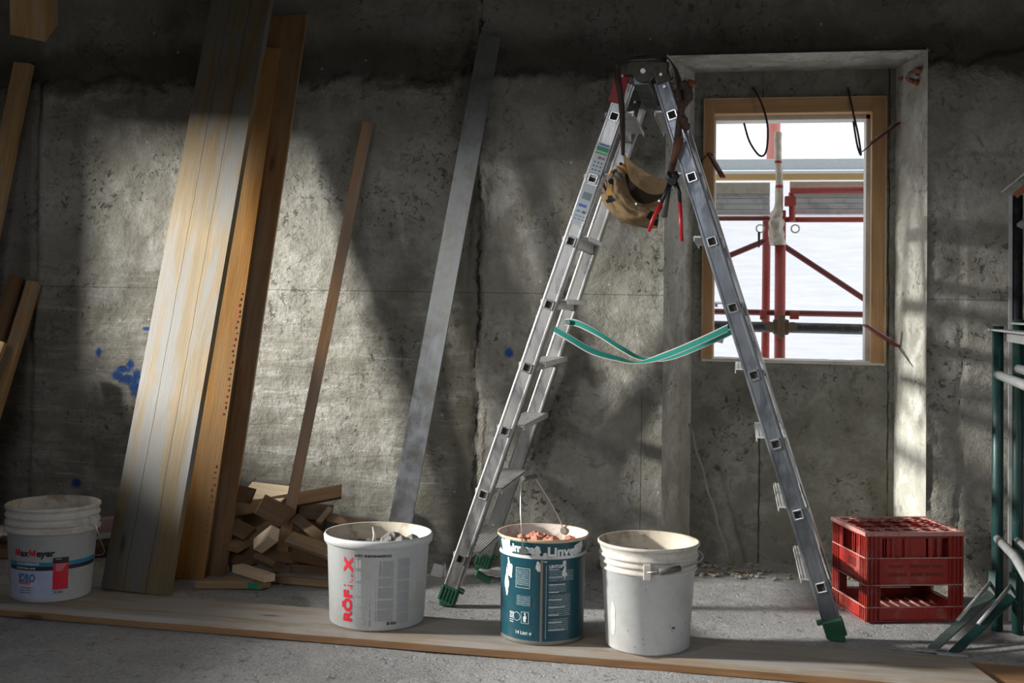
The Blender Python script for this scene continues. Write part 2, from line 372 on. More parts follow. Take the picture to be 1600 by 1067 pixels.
# ------------------------------------------------------------------ mesh helper
WM = {}
class MB:
    def __init__(s): s.bm = bmesh.new(); s.mats = []
    def mi(s, m):
        if m not in s.mats: s.mats.append(m)
        return s.mats.index(m)
    def add(s, verts, faces, m, smooth=False):
        vs = [s.bm.verts.new(v) for v in verts]; k = s.mi(m); out = []
        for f in faces:
            try:
                fc = s.bm.faces.new([vs[i] for i in f]); fc.material_index = k; fc.smooth = smooth; out.append(fc)
            except ValueError: pass
        return vs, out
    def box(s, c, size, m, rot=None, bevel=0.0):
        """box centred at c with full sizes; rot a 3x3 matrix"""
        rot = rot or Matrix.Identity(3); hx, hy, hz = (q/2 for q in size); c = Vector(c)
        cs = [(-hx, -hy, -hz), (hx, -hy, -hz), (hx, hy, -hz), (-hx, hy, -hz), (-hx, -hy, hz), (hx, -hy, hz), (hx, hy, hz), (-hx, hy, hz)]
        vs, fs = s.add([c+rot@Vector(q) for q in cs], [(0, 3, 2, 1), (4, 5, 6, 7), (0, 1, 5, 4), (1, 2, 6, 5), (2, 3, 7, 6), (3, 0, 4, 7)], m)
        if bevel:
            es = list({e for f in fs for e in f.edges}); k = s.mi(m)
            r = bmesh.ops.bevel(s.bm, geom=es, offset=bevel, segments=2, profile=.6, affect='EDGES')
            for f in r['faces']: f.material_index = k
        return s
    def bar(s, p0, p1, w, h, m, up=(0, 0, 1), bevel=0.0, ext=0.0):
        """box beam between points; w across, h along the 'up' side"""
        p0, p1 = Vector(p0), Vector(p1); x = (p1-p0); L = x.length; x.normalize()
        y = Vector(up).cross(x); y = y.normalized() if y.length > 1e-5 else Vector((0, 1, 0)); z = x.cross(y)
        rot = Matrix((x, y, z)).transposed()
        return s.box((p0+p1)/2, (L+ext, w, h), m, rot, bevel)
    def prism(s, prof, p0, p1, m, side=(0, 1, 0), smooth=False):
        """extrude a closed (a,b) profile from p0 to p1; a runs along side, b along axis x side"""
        p0, p1 = Vector(p0), Vector(p1); ax = (p1-p0).normalized(); a = Vector(side); a = (a-ax*a.dot(ax)).normalized(); b = ax.cross(a)
        n = len(prof); vs = [p+a*q[0]+b*q[1] for p in (p0, p1) for q in prof]
        s.add(vs, [(i, (i+1) % n, n+(i+1) % n, n+i) for i in range(n)]+[tuple(range(n))[::-1], tuple(range(n, 2*n))], m, smooth)
        return s
    def tube(s, pts, r, m, n=10, caps=True, closed=False):
        pts = [Vector(p) for p in pts]; N = len(pts); rs = r if isinstance(r, (list, tuple)) else [r]*N
        rings = []; prev = None
        for i, p in enumerate(pts):
            d = (pts[min(i+1, N-1)]-pts[max(i-1, 0)]).normalized()
            if prev is None:
                a = Vector((0, 0, 1)).cross(d)
                if a.length < 1e-4: a = Vector((1, 0, 0)).cross(d)
            else: a = prev-d*prev.dot(d)
            a.normalize(); prev = a; b = d.cross(a)
            rings.append([p+(a*math.cos(2*math.pi*k/n)+b*math.sin(2*math.pi*k/n))*rs[i] for k in range(n)])
        vs = [v for q in rings for v in q]; fs = []
        for i in range(N-1):
            for k in range(n): fs.append((i*n+k, i*n+(k+1) % n, (i+1)*n+(k+1) % n, (i+1)*n+k))
        vv, ff = s.add(vs, fs, m, True)
        if caps:
            k = s.mi(m)
            for q in (list(reversed(vv[:n])), vv[-n:]):
                try: fc = s.bm.faces.new(q); fc.material_index = k
                except ValueError: pass
        return s
    def lathe(s, c, prof, mats, n=56, wob=0.0, sx=1.0):
        """prof: (r,z) list; mats: one or a list per segment; r=0 closes"""
        c = Vector(c); rows = []
        for (r, z) in prof:
            if r < 1e-6: rows.append([s.bm.verts.new(c+Vector((0, 0, z)))])
            else:
                rows.append([s.bm.verts.new(c+Vector((math.cos(2*math.pi*k/n)*r*(1+wob*math.sin(4*math.pi*k/n+1))*sx, math.sin(2*math.pi*k/n)*r*(1-wob*math.sin(4*math.pi*k/n+1)), z))) for k in range(n)])
        for i in range(len(prof)-1):
            k = s.mi(mats[i] if isinstance(mats, list) else mats); A, B = rows[i], rows[i+1]
            for j in range(n):
                if len(A) == 1 and len(B) == 1: continue
                if len(A) == 1: q = (A[0], B[(j+1) % n], B[j])
                elif len(B) == 1: q = (A[j], A[(j+1) % n], B[0])
                else: q = (A[j], A[(j+1) % n], B[(j+1) % n], B[j])
                fc = s.bm.faces.new(q); fc.material_index = k; fc.smooth = True
        return s
    def grid(s, fn, nu, nv, m, smooth=True, matfn=None, thick=0.0):
        vs = [s.bm.verts.new(Vector(fn(i/nu, j/nv))) for j in range(nv+1) for i in range(nu+1)]
        for j in range(nv):
            for i in range(nu):
                a = j*(nu+1)+i; fc = s.bm.faces.new((vs[a], vs[a+1], vs[a+nu+2], vs[a+nu+1])); fc.smooth = smooth
                fc.material_index = s.mi(matfn((i+.5)/nu, (j+.5)/nv) if matfn else m)
        return s
    def solidify(s, t):
        bmesh.ops.recalc_face_normals(s.bm, faces=s.bm.faces)
        g = bmesh.ops.solidify(s.bm, geom=list(s.bm.faces), thickness=t); return s
    def build(s, name, parent=None, origin=None, matrix=None, recalc=True):
        if recalc: bmesh.ops.recalc_face_normals(s.bm, faces=s.bm.faces)
        me = bpy.data.meshes.new(name); o = bpy.data.objects.new(name, me); COL.objects.link(o)
        if parent is not None:
            o.parent = parent; W = WM[parent.name_full]
        else:
            if matrix is not None: W = matrix
            else:
                if origin is None:
                    xs = [v.co for v in s.bm.verts]
                    lo = [min(v[k] for v in xs) for k in range(3)]; hi = [max(v[k] for v in xs) for k in range(3)]
                    origin = ((lo[0]+hi[0])/2, (lo[1]+hi[1])/2, lo[2])
                W = Matrix.Translation(Vector(origin))
            o.matrix_world = W
        WM[o.name_full] = W
        s.bm.transform(W.inverted()); s.bm.to_mesh(me); s.bm.free()
        for q in s.mats: me.materials.append(M[q])
        return o
def tag(o, label=None, cat=None, group=None, kind=None):
    if label: o['label'] = label
    if cat: o['category'] = cat
    if group: o['group'] = group
    if kind: o['kind'] = kind
    return o
def thing(name, loc, label, cat, rz=0.0, group=None):
    o = bpy.data.objects.new(name, None); COL.objects.link(o); o.empty_display_size = .1
    W = Matrix.Translation(Vector(loc)) @ Matrix.Rotation(rz, 4, 'Z'); o.matrix_world = W; WM[o.name_full] = W
    return tag(o, label, cat, group)
def struct(o): o['kind'] = 'structure'; return o

# ------------------------------------------------------------------ the room
WY = 4.55; NX0, NX1, NZ = -.282, .672, 1.972; BY = 4.85; BX0, BX1, BZ = -.184, .597, 1.968
def seg(a, b, st): n = max(1, round((b-a)/st)); return list(np.linspace(a, b, n+1)[:-1])
def wall_depth(x, z):
    """how far the plaster stands out towards the room"""
    n1 = mnoise.fractal(Vector((x*1.7, z*1.7, 3.1)), 1.0, 2.0, 4); n2 = mnoise.fractal(Vector((x*11, z*11, 7.7)), .9, 2.0, 4)
    edge = .065*mnoise.fractal(Vector((x*7, z*7, 1.3)), .8, 2.0, 4)
    d = .006*n1+.0035*n2
    lz = 1.93+.03*math.sin(x*1.1)+edge                       # plaster stops in a ragged ledge under the older wall
    d += .016*max(0, min(1, (lz-z)/.014))
    bx = -.995+.3*edge+.006*mnoise.noise(Vector((0, z*38, 4)))                                      # raised plaster field right of the vertical joint
    if z < 1.58: d += .011*max(0, min(1, (x-bx)/.006)) - .012*max(0, 1-abs(x-(bx-.012))/.012)
    cx = -2.93+.15*edge
    d -= .022*max(0, 1-abs(x-cx)/.014) if z < 1.93 else 0
    if x > .672:                                             # missing corner strip beside the recess
        q = abs(x-.79-.12*edge); d -= .012*max(0, 1-q/.01)
        if x < .79: d -= .008*max(0, min(1, (n2+.2)*3))
    if x < -1.0: d += .0022*mnoise.noise(Vector((x*1.6, z*19, 5)))*(1.2 if z < 1.2 else .4)
    return d
def make_wall():
    st = .012
    xs = seg(-4.3, -3.3, .06)+seg(-3.3, NX0, st)+seg(NX0, NX1, st)+seg(NX1, 1.35, st)+seg(1.35, 2.3, .06)+[2.3]
    zs = [-.05]+seg(0, NZ, st)+seg(NZ, 2.35, st)+seg(2.35, 2.95, .06)+[2.95]
    vs = []; fs = []; idx = {}
    for j, z in enumerate(zs):
        for i, x in enumerate(xs):
            vs.append((x, WY-wall_depth(x, z), z))
    nx = len(xs)
    for j in range(len(zs)-1):
        for i in range(nx-1):
            xm, zm = (xs[i]+xs[i+1])/2, (zs[j]+zs[j+1])/2
            if NX0 < xm < NX1 and zm < NZ: continue
            a = j*nx+i; fs.append((a, a+1, a+nx+1, a+nx))
    me = bpy.data.meshes.new('wall_back'); me.from_pydata(vs, [], fs); me.materials.append(M['wall'])
    for p in me.polygons: p.use_smooth = True
    o = bpy.data.objects.new('wall_back', me); COL.objects.link(o); struct(o); WM[o.name_full] = Matrix()
make_wall()
def quadgrid(mb, a, b, c, d, nu, nv, m, amp=0.0, nrm=(0, 1, 0), seed=0):
    a, b, c, d, nrm = map(Vector, (a, b, c, d, nrm))
    def fn(u, v):
        p = a*(1-u)*(1-v)+b*u*(1-v)+c*u*v+d*(1-u)*v
        e = min(1, 12*min(u, 1-u, v, 1-v))
        return p+nrm*amp*e*mnoise.fractal(p*7+Vector((seed, 0, 0)), .9, 2, 4)
    mb.grid(fn, nu, nv, m)
# recess: back wall with the window hole, splayed reveals, soffit
FX0, FX1, FZ0, FZ1 = -.147, .563, .806, 1.857
mb = MB()
quadgrid(mb, (BX0-.02, BY, -.03), (BX1+.02, BY, -.03), (BX1+.02, BY, FZ0), (BX0-.02, BY, FZ0), 50, 50, 'recess', .004)
quadgrid(mb, (BX0-.02, BY, FZ1), (BX1+.02, BY, FZ1), (BX1+.02, BY, BZ+.02), (BX0-.02, BY, BZ+.02), 50, 8, 'recess', .003)
quadgrid(mb, (BX0-.02, BY, FZ0), (FX0, BY, FZ0), (FX0, BY, FZ1), (BX0-.02, BY, FZ1), 4, 60, 'recess', .002)
quadgrid(mb, (FX1, BY, FZ0), (BX1+.02, BY, FZ0), (BX1+.02, BY, FZ1), (FX1, BY, FZ1), 4, 60, 'recess', .002)
# outer skin and the sides of the hole give the parapet its thickness
for (x0, x1, z0, z1) in [(-.45, .85, -.05, FZ0-.004), (-.45, .85, FZ1+.002, 2.3), (-.45, FX0-.002, FZ0-.004, FZ1+.002), (FX1+.002, .85, FZ0-.004, FZ1+.002)]:
    mb.box(((x0+x1)/2, BY+.085, (z0+z1)/2), (x1-x0, .13, z1-z0), 'recess')
struct(mb.build('wall_recess', recalc=False))
mb = MB(); quadgrid(mb, (NX0, WY-.02, -.03), (BX0, BY+.01, -.03), (BX0, BY+.01, NZ+.01), (NX0, WY-.02, NZ+.01), 14, 120, 'reveal', .005, (1, 0, 0), 3); struct(mb.build('trim_1', recalc=False))
mb = MB(); quadgrid(mb, (NX1, WY-.02, -.03), (BX1, BY+.01, -.03), (BX1, BY+.01, NZ+.01), (NX1, WY-.02, NZ+.01), 14, 120, 'revealr', .006, (1, 0, 0), 8); struct(mb.build('trim_2', recalc=False))
mb = MB(); quadgrid(mb, (NX0-.01, WY-.02, NZ), (NX1+.01, WY-.02, NZ), (BX1+.02, BY+.01, BZ), (BX0-.02, BY+.01, BZ), 50, 14, 'reveal', .004, (0, 0, 1), 5); struct(mb.build('trim_3', recalc=False))
def rock(mb, c, r, m, seed, sq=(1, 1, 1), sub=2):
    g = bmesh.new(); bmesh.ops.create_icosphere(g, subdivisions=sub, radius=1)
    vs = [v.co.copy() for v in g.verts]; fs = [[v.index for v in f.verts] for f in g.faces]; g.free()
    c = Vector(c); out = []
    for v in vs:
        k = 1+.42*mnoise.noise(v*1.6+Vector((seed*3.7, seed, 0)))+.2*mnoise.noise(v*4+Vector((seed, 0, 9)))
        out.append(c+Vector((v.x*sq[0], v.y*sq[1], v.z*sq[2]))*r*k)
    mb.add(out, fs, m, False)
mb = MB()   # broken bricks and mortar showing at the two upper corners of the recess
for i in range(26):
    t = rnd.random(); side = rnd.random() < .72
    x = (NX0+.01+.085*t) if side else (BX1+.065-.05*t)
    rock(mb, (x, WY+.03+.2*t+.01, 1.93-.02*rnd.random()-(.1*rnd.random() if side else .05*rnd.random())), .012+.016*rnd.random(), rnd.choice(['brick', 'reveal', 'brick', 'reveal', 'recess']), i, (1.3, 1.6, .7), 1)
struct(mb.build('trim_4'))
# floor (a gently uneven slab), ceiling and the walls outside the frame
mb = MB(); mb.grid(lambda u, v: (-4.3+6.6*u, -2.6+7.55*v, .004*mnoise.fractal(Vector((u*14, v*15, 2)), .8, 2, 4)-.004 if True else 0), 220, 250, 'floor'); struct(mb.build('floor', origin=(0, 0, 0), recalc=False))
mb = MB(); mb.box((-1, 1.1, 2.92), (6.8, 7.6, .12), 'room'); struct(mb.build('ceiling'))
def walled(name, axis, pos, a0, a1, hole, th=.2):
    mb = MB(); h0, h1, z0, z1 = hole; H = 2.9
    for (p, q, s0, s1) in [(a0, h0, 0, H), (h1, a1, 0, H), (h0, h1, 0, z0), (h0, h1, z1, H)]:
        if q-p < 1e-3 or s1-s0 < 1e-3: continue
        c = ((pos, (p+q)/2, (s0+s1)/2) if axis == 'x' else ((p+q)/2, pos, (s0+s1)/2)); sz = ((th, q-p, s1-s0) if axis == 'x' else (q-p, th, s1-s0))
        mb.box(c, sz, 'room')
    struct(mb.build(name))
walled('wall_left', 'x', -4.3, -.3, 4.6, (2.3, 3.57, 1.40, 1.93))
walled('wall_left', 'x', -4.3, -2.7, -.3, (-2.1, -.9, 2.08, 2.76))
walled('wall_front', 'y', -2.6, -4.3, 2.3, (-2.2, .2, 2.2, 2.8))
mb = MB(); mb.box((-1, 1.8, 2.45), (6.6, .2, .9), 'room'); struct(mb.build('unseen_blocker_beam'))  # unseen beam added to cut the top off the front daylight
mb = MB(); mb.box((-3.68, .8, 1.43), (1.28, .22, 2.9), 'room'); struct(mb.build('unseen_blocker_pier'))  # unseen pier added to keep the front daylight off the left boards
walled('wall_right', 'x', 2.3, -2.7, 4.6, (.9, 2.3, 0.0, 2.1))

# window: spruce sub-frame, pale lining, sill
win = bpy.data.objects.new('window_1', None); COL.objects.link(win); win.location = (.208, BY, FZ0); WM[win.name_full] = Matrix.Translation((.208, BY, FZ0)); struct(win)
def frame_bar(a, b, w, name='frame'):
    mb = MB(); mb.bar(a, b, w, .07, 'framewood', (0, 1, 0), .002)
    p = Vector(a); q = Vector(b); x = (q-p).normalized(); W = Matrix((x, Vector((0, 1, 0)), x.cross(Vector((0, 1, 0))))).transposed().to_4x4(); W.translation = p
    return mb, W
def framed(name, a, b, w, parent):
    mb, W = frame_bar(a, b, w); o = mb.build(name, parent)
    o.matrix_local = WM[parent.name_full].inverted() @ W; o.data.transform(W.inverted() @ WM[parent.name_full]); WM[o.name_full] = W; return o
yb = BY+.022
framed('frame_post', (FX0+.021, yb, FZ0), (FX0+.021, yb, FZ1), .042, win)
framed('frame_post', (FX1-.027, yb, FZ0), (FX1-.027, yb, FZ1), .054, win)
framed('frame_head', (FX0+.042, yb, FZ1-.03), (FX1-.054, yb, FZ1-.03), .06, win)
mb = MB()
for (a, b, c, d) in [(FX0-.002, FX0+.004, FZ0, FZ1), (FX1-.004, FX1+.002, FZ0, FZ1), (FX0, FX1, FZ1-.004, FZ1+.002)]:
    mb.box(((a+b)/2, BY-.012, (c+d)/2), (b-a, .012, d-c), 'frameedge')
mb.build('frame_edge', win)
mb = MB(); lx0, lx1, lz1 = FX0+.043, FX1-.055, FZ1-.061
for (a, b, c, d) in [(lx0-.004, lx0+.003, FZ0, lz1), (lx1-.014, lx1+.003, FZ0, lz1), (lx0, lx1, lz1-.016, lz1+.004)]:
    mb.box(((a+b)/2, BY+.105, (c+d)/2), (b-a, .095, d-c), 'lining')
mb.build('window_lining', win)
mb = MB(); mb.grid(lambda u, v: (FX0+(FX1-FX0)*u, BY-.012+.165*v, FZ0+.004+.004*mnoise.noise(Vector((u*14, v*3, 0)))-(.006 if v < .02 else 0)), 60, 4, 'lining'); mb.box(((FX0+FX1)/2, BY+.07, FZ0-.004), (FX1-FX0, .16, .012), 'lining'); mb.build('sill', win)

# ------------------------------------------------------------------ boards
def board(name, p0, p1, width, thick, across, mat, label=None, cat='board', group=None, edge=None, cut=0.0, bevel=.003, sag=0.0, extra=None):
    """p0,p1 mid line of the visible face; local x runs along the grain, y across the face, z out of the back"""
    p0, p1 = Vector(p0), Vector(p1); x = (p1-p0); L = x.length; x.normalize()
    y = Vector(across); y = (y-x*y.dot(x)).normalized(); z = x.cross(y)
    if z.y < 0 and abs(z.y) > .2: y = -y; z = x.cross(y)
    mb = MB(); N = 14
    sec = []
    for i in range(N+1):
        u = i/N; xx = L*u; b = sag*math.sin(math.pi*u)
        c = cut*(1 if i == N else 0)
        sec.append([(xx-c, -width/2, b), (xx+c, width/2, b), (xx+c, width/2, b+thick), (xx-c, -width/2, b+thick)])
    vs = [q for r in sec for q in r]; fs = [(0, 1, 2, 3), tuple(4*N+k for k in (3, 2, 1, 0))]; efs = []
    for i in range(N):
        for k in range(4):
            f = (4*i+k, 4*i+4+k, 4*i+4+(k+1) % 4, 4*i+(k+1) % 4)
            (efs if k in (1, 3) else fs).append(f)
    V, F = mb.add(vs, fs, mat)
    k = mb.mi(edge or mat)
    for f in efs:
        fc = mb.bm.faces.new([V[i] for i in f]); fc.material_index = k
    F[0].material_index = k; F[1].material_index = k
    if bevel:
        es = [e for e in mb.bm.edges if len(e.link_faces) == 2 and e.calc_face_angle(0) > .8]
        bmesh.ops.bevel(mb.bm, geom=es, offset=bevel, segments=2, profile=.6, affect='EDGES')
    if extra: extra(mb, L, width)
    bmesh.ops.recalc_face_normals(mb.bm, faces=mb.bm.faces)
    W = Matrix((x, y, z)).transposed().to_4x4(); W.translation = p0
    me = bpy.data.meshes.new(name); mb.bm.to_mesh(me); mb.bm.free()
    for q in mb.mats: me.materials.append(M[q])
    o = bpy.data.objects.new(name, me); COL.objects.link(o); o.matrix_world = W; WM[o.name_full] = W
    return tag(o, label, cat, group)

board('formwork_board', (-2.034, 3.79, .0), (-1.935, 4.50, 2.72), .272, .027, (1, -.15, 0), 'bigplank',
      'widest weathered grey and yellow formwork board leaning in front of the two orange ones', bevel=.002)
board('formwork_board', (-1.992, 4.015, .0), (-1.918, 4.44, 2.03), .205, .027, (1, .2, 0), 'orange',
      'bright orange leaning board with red marks, between the widest board and the dark brown one', edge='brown')
board('formwork_board', (-1.945, 4.09, .0), (-1.836, 4.50, 2.165), .205, .03, (1, .25, 0), 'brown',
      'dark brown leaning board with a slanted top, rightmost of the three wide boards', edge='leftwood', cut=.025)
board('wooden_batten', (-1.678, 4.205, 0), (-1.457, 4.495, 1.728), .042, .024, (1, .3, 0), 'batten', 'slim brown wooden batten leaning on the wall right of the scrap wood pile', 'batten')
board('aluminium_straightedge', (-1.232, 4.16, 0), (-.971, 4.515, 2.065), .084, .018, (1, .15, 0), 'alubar', 'long flat grey aluminium straightedge leaning on the wall left of the stepladder', 'straightedge')
G = 'boards leaning in the left corner'
board('leaning_board', (-3.2, 4.27, .0), (-2.992, 4.50, 2.0), .078, .03, (1, .1, 0), 'leftwood', 'tallest board leaning at the far left edge, below the roof timber', group=G)
board('leaning_board', (-3.105, 4.16, 0), (-2.975, 4.47, 1.10), .05, .028, (1, .1, 0), 'darkwood', 'dark narrow leaning board just left of the orange-brown one at the far left', group=G)
board('leaning_board', (-3.02, 4.16, 0), (-2.906, 4.49, 1.075), .055, .028, (1, .1, 0), 'leftwood', 'orange-brown leaning board nearest the vertical wall crack at far left', group=G)
board('leaning_board', (-3.10, 4.10, 0), (-2.925, 4.30, .83), .05, .025, (1, .1, 0), 'leftwood', 'shortest leaning board, cut by the left picture edge above the carton', group=G)
o = board('roof_timber', (-2.772, 4.2, 2.03), (-2.42, 3.6, 2.86), .135, .16, (1, .2, 0), 'leftwood', 'pale square roof timber poking down from above in the top left corner', 'beam')
# the walking board under the buckets
def dust_edge(mb, L, w): pass
def walking_board():
    P0 = Vector((-3.3, 3.555, 0)); P1 = Vector((.655, 3.44, 0)); x = (P1-P0).normalized(); y = Vector((-x.y, x.x, 0)); Ln = (P1-P0).length
    W = Matrix((x, y, Vector((0, 0, 1)))).transposed().to_4x4(); W.translation = P0
    prof = [(-.122, 0), (-.123, .020), (-.114, .0325), (-.106, .035), (.118, .035), (.122, .031), (.122, 0)]
    mats = ['plankedge', 'floorplank', 'floorplank', 'floorplank', 'plankedge', 'plankedge', 'plankedge']
    mb = MB(); N = 60; rows = []
    for i in range(N+1):
        u = i/N; r = []
        for k, (a, h) in enumerate(prof):
            ch_ = .0022*mnoise.noise(Vector((u*60, k*.3, 0))) if k in (1, 2, 3) else 0
            r.append(mb.bm.verts.new((Ln*u+(a*-.25 if i == N else 0), a+ch_, h-abs(ch_)*.6)))
        rows.append(r)
    for i in range(N):
        for k in range(7):
            f = mb.bm.faces.new((rows[i][k], rows[i][(k+1) % 7], rows[i+1][(k+1) % 7], rows[i+1][k])); f.material_index = mb.mi(mats[k])
    for r in (rows[0], rows[-1]): mb.bm.faces.new(r).material_index = mb.mi('plankedge')
    mb.bm.transform(W)
    o = mb.build('walking_board', matrix=W); return tag(o, 'long dusty floor board carrying the four buckets', 'board')
walking_board()
board('walking_board', (.60, 3.47, .022), (1.5, 3.40, .022), .2, .022, (0, 1, 0), 'plankedge', 'brown board continuing at bottom right beyond the end of the dusty one')
o = bpy.data.objects['walking_board.001']
if o.matrix_world.col[2].z > 0: o.data.transform(Matrix.Translation((0, 0, -.022)))
board('walking_board', (-3.3, 3.44, .0135), (.6, 3.305, .0135), .0, .0, (0, 1, 0), 'plankedge') if False else None

# red crayon marks down the orange board's right edge (flat strokes on its face)
ob = bpy.data.objects['formwork_board.001']; mb = MB(); W = WM[ob.name_full]
for i in range(46):
    xx = .08+1.0*i/46+.006*rnd.random()
    if .42 < xx < .60: continue
    yy = .086*(1 if W.col[1].x > 0 else -1)
    c = W @ Vector((xx, yy+.004*rnd.uniform(-1, 1), -.0008))
    mb.box(c, (.004+.008*rnd.random(), .004+.003*rnd.random(), .0012), 'crayon', W.to_3x3())
mk = mb.build('crayon_marks', ob)
tag(mk, 'faded red crayon marks')

# ------------------------------------------------------------------ scrap wood pile
SCR = 'offcuts in the scrap wood pile'
def offcut(a, b, w, th, up, mat, label, edge=None, group=SCR):
    """a,b: ends of the centre line; up: normal of the broad face"""
    a, b = Vector(a), Vector(b); x = (b-a).normalized(); z = Vector(up); z = (z-x*z.dot(x)).normalized(); y = z.cross(x)
    W = Matrix((x, y, z)).transposed().to_4x4(); W.translation = (a+b)/2
    mb = MB(); L = (b-a).length
    mb.box((0, 0, 0), (L, w, th), mat, bevel=.0015)
    for v in mb.bm.verts:     # saw cuts are never square
        if v.co.x > 0: v.co.x += v.co.y*rnd.uniform(.05, .3)
    if edge:
        k = mb.mi(edge)
        for f in mb.bm.faces:
            n = f.normal
            f.normal_update()
            if edge == 'greenpaint':
                if f.normal.y < -.7 or f.normal.y > .7: f.material_index = k
            elif abs(f.normal.x) > .7: f.material_index = k
    bmesh.ops.recalc_face_normals(mb.bm, faces=mb.bm.faces)
    me = bpy.data.meshes.new('wood_offcut'); mb.bm.to_mesh(me); mb.bm.free()
    for q in mb.mats: me.materials.append(M[q])
    o = bpy.data.objects.new('wood_offcut', me); COL.objects.link(o); o.matrix_world = W; WM[o.name_full] = W
    return tag(o, label, 'offcut', group)
# offcuts
offcut((-1.863, 3.912, 0.013), (-1.662, 3.966, 0.013), 0.05, 0.027, (0, 0, 1), 'scrapa', 'short squared offcut lying alone in front of the pile')
offcut((-1.788, 3.99, 0.012), (-1.623, 3.954, 0.012), 0.06, 0.022, (0, 0, 1), 'scrapa', 'flat offcut with a green painted edge at the front of the pile', 'greenpaint')
offcut((-1.772, 4.056, 0.042), (-1.606, 3.951, 0.038), 0.045, 0.026, (0, 0, 1), 'scrapc', 'pale pinkish offcut lying on the green-edged one')
offcut((-1.642, 4.058, 0.012), (-1.267, 4.018, 0.013), 0.03, 0.024, (0, 0, 1), 'scrapa', 'long pale batten lying on the floor along the front of the pile')
offcut((-1.827, 4.12, 0.095), (-1.763, 4.35, 0.14), 0.06, 0.022, (0, -0.45, 0.9), 'scrapa', 'slanting offcut with its pale end pointing down to the left')
offcut((-1.731, 4.14, 0.106), (-1.659, 4.12, 0.16), 0.05, 0.042, (0.2, -0.6, 0.75), 'scrapc', 'bright cream block with a knot in the middle of the pile')
offcut((-1.717, 4.08, 0.079), (-1.629, 4.06, 0.056), 0.022, 0.03, (0, -0.7, 0.7), 'scrapb', 'stubby brown offcut leaning down towards the foot of the batten')
offcut((-1.867, 4.22, 0.023), (-1.773, 4.2, 0.071), 0.09, 0.05, (0, -1, 0.2), 'scrapb', 'squat dark block low at the left of the pile')
offcut((-1.901, 4.26, 0.202), (-1.51, 4.42, 0.274), 0.05, 0.034, (0, -1, 0.35), 'scrapb', 'longest board of the pile, sticking out to the upper right behind the batten')
offcut((-1.876, 4.36, 0.266), (-1.699, 4.36, 0.254), 0.12, 0.022, (0.08, -0.35, 0.94), 'scrapc', 'pale triangular topped offcut crowning the pile')
offcut((-1.9, 4.22, 0.29), (-1.789, 4.2, 0.277), 0.06, 0.04, (0, -1, 0.25), 'darkwood', 'dark chunky offcut at the top left of the pile beside the boards')
offcut((-1.731, 4.15, 0.259), (-1.64, 4.18, 0.209), 0.075, 0.03, (0, -1, 0.1), 'darkwood', 'broad brown offcut turned like a diamond near the top of the pile')
offcut((-1.664, 4.38, 0.201), (-1.548, 4.42, 0.19), 0.06, 0.03, (0, -1, 0.1), 'scrapb', 'grey-brown block under the longest board, right of the batten')
offcut((-1.625, 4.24, 0.193), (-1.464, 4.16, 0.124), 0.038, 0.03, (0, -0.8, 0.6), 'scrapb', 'brown strip sloping down to the right towards the short bucket')
offcut((-1.602, 4.12, 0.145), (-1.364, 4.02, 0.111), 0.052, 0.022, (0, -0.6, 0.8), 'scrapa', 'honey coloured offcut with a sunlit end just right of the batten')
offcut((-1.593, 4.14, 0.083), (-1.39, 4.1, 0.066), 0.04, 0.03, (0, -1, 0.2), 'darkwood', 'dark offcut below the honey coloured one')
offcut((-1.761, 4.22, 0.058), (-1.598, 4.18, 0.061), 0.04, 0.03, (0, -1, 0.2), 'scrapb', 'plain brown offcut behind the foot of the batten')
offcut((-1.883, 4.2, 0.172), (-1.781, 4.18, 0.136), 0.06, 0.03, (0, -0.8, 0.6), 'scrapb', 'brown offcut tilted against the rightmost wide board')
offcut((-1.556, 4.4, 0.176), (-1.355, 4.42, 0.143), 0.035, 0.03, (0, -1, 0.3), 'scrapa', 'rounded offcut pointing right behind the short bucket')
offcut((-1.52, 4.367, 0.02), (-1.222, 4.391, 0.02), 0.05, 0.03, (0, 0, 1), 'darkwood', 'dark board on the floor behind the short bucket')
offcut((-1.611, 4.17, 0.025), (-1.384, 4.12, 0.037), 0.03, 0.03, (0, -1, 0.2), 'darkwood', 'dark slat just above the long pale batten')
offcut((-1.912, 4.42, 0.13), (-1.587, 4.44, 0.133), 0.08, 0.04, (0, -1, 0.2), 'darkwood', 'dark board deep in the upper part of the pile')
offcut((-1.919, 4.38, 0.062), (-1.572, 4.4, 0.077), 0.09, 0.05, (0, -1, 0.2), 'darkwood', 'dark board deep in the middle of the pile')
offcut((-1.908, 4.36, -0.013), (-1.524, 4.38, 0.015), 0.08, 0.06, (0, -1, 0.2), 'darkwood', 'dark board at the very bottom of the pile against the wall')
offcut((-1.932, 4.45, 0.187), (-1.689, 4.46, 0.199), 0.06, 0.03, (0, -1, 0.2), 'darkwood', 'dark offcut against the wall just under the longest board')
offcut((-1.558, 4.3, 0.171), (-1.539, 4.38, 0.214), 0.02, 0.012, (0, -1, 0.2), 'scrapa', 'tiny pale splinter standing up at the right of the pile')
# end offcuts

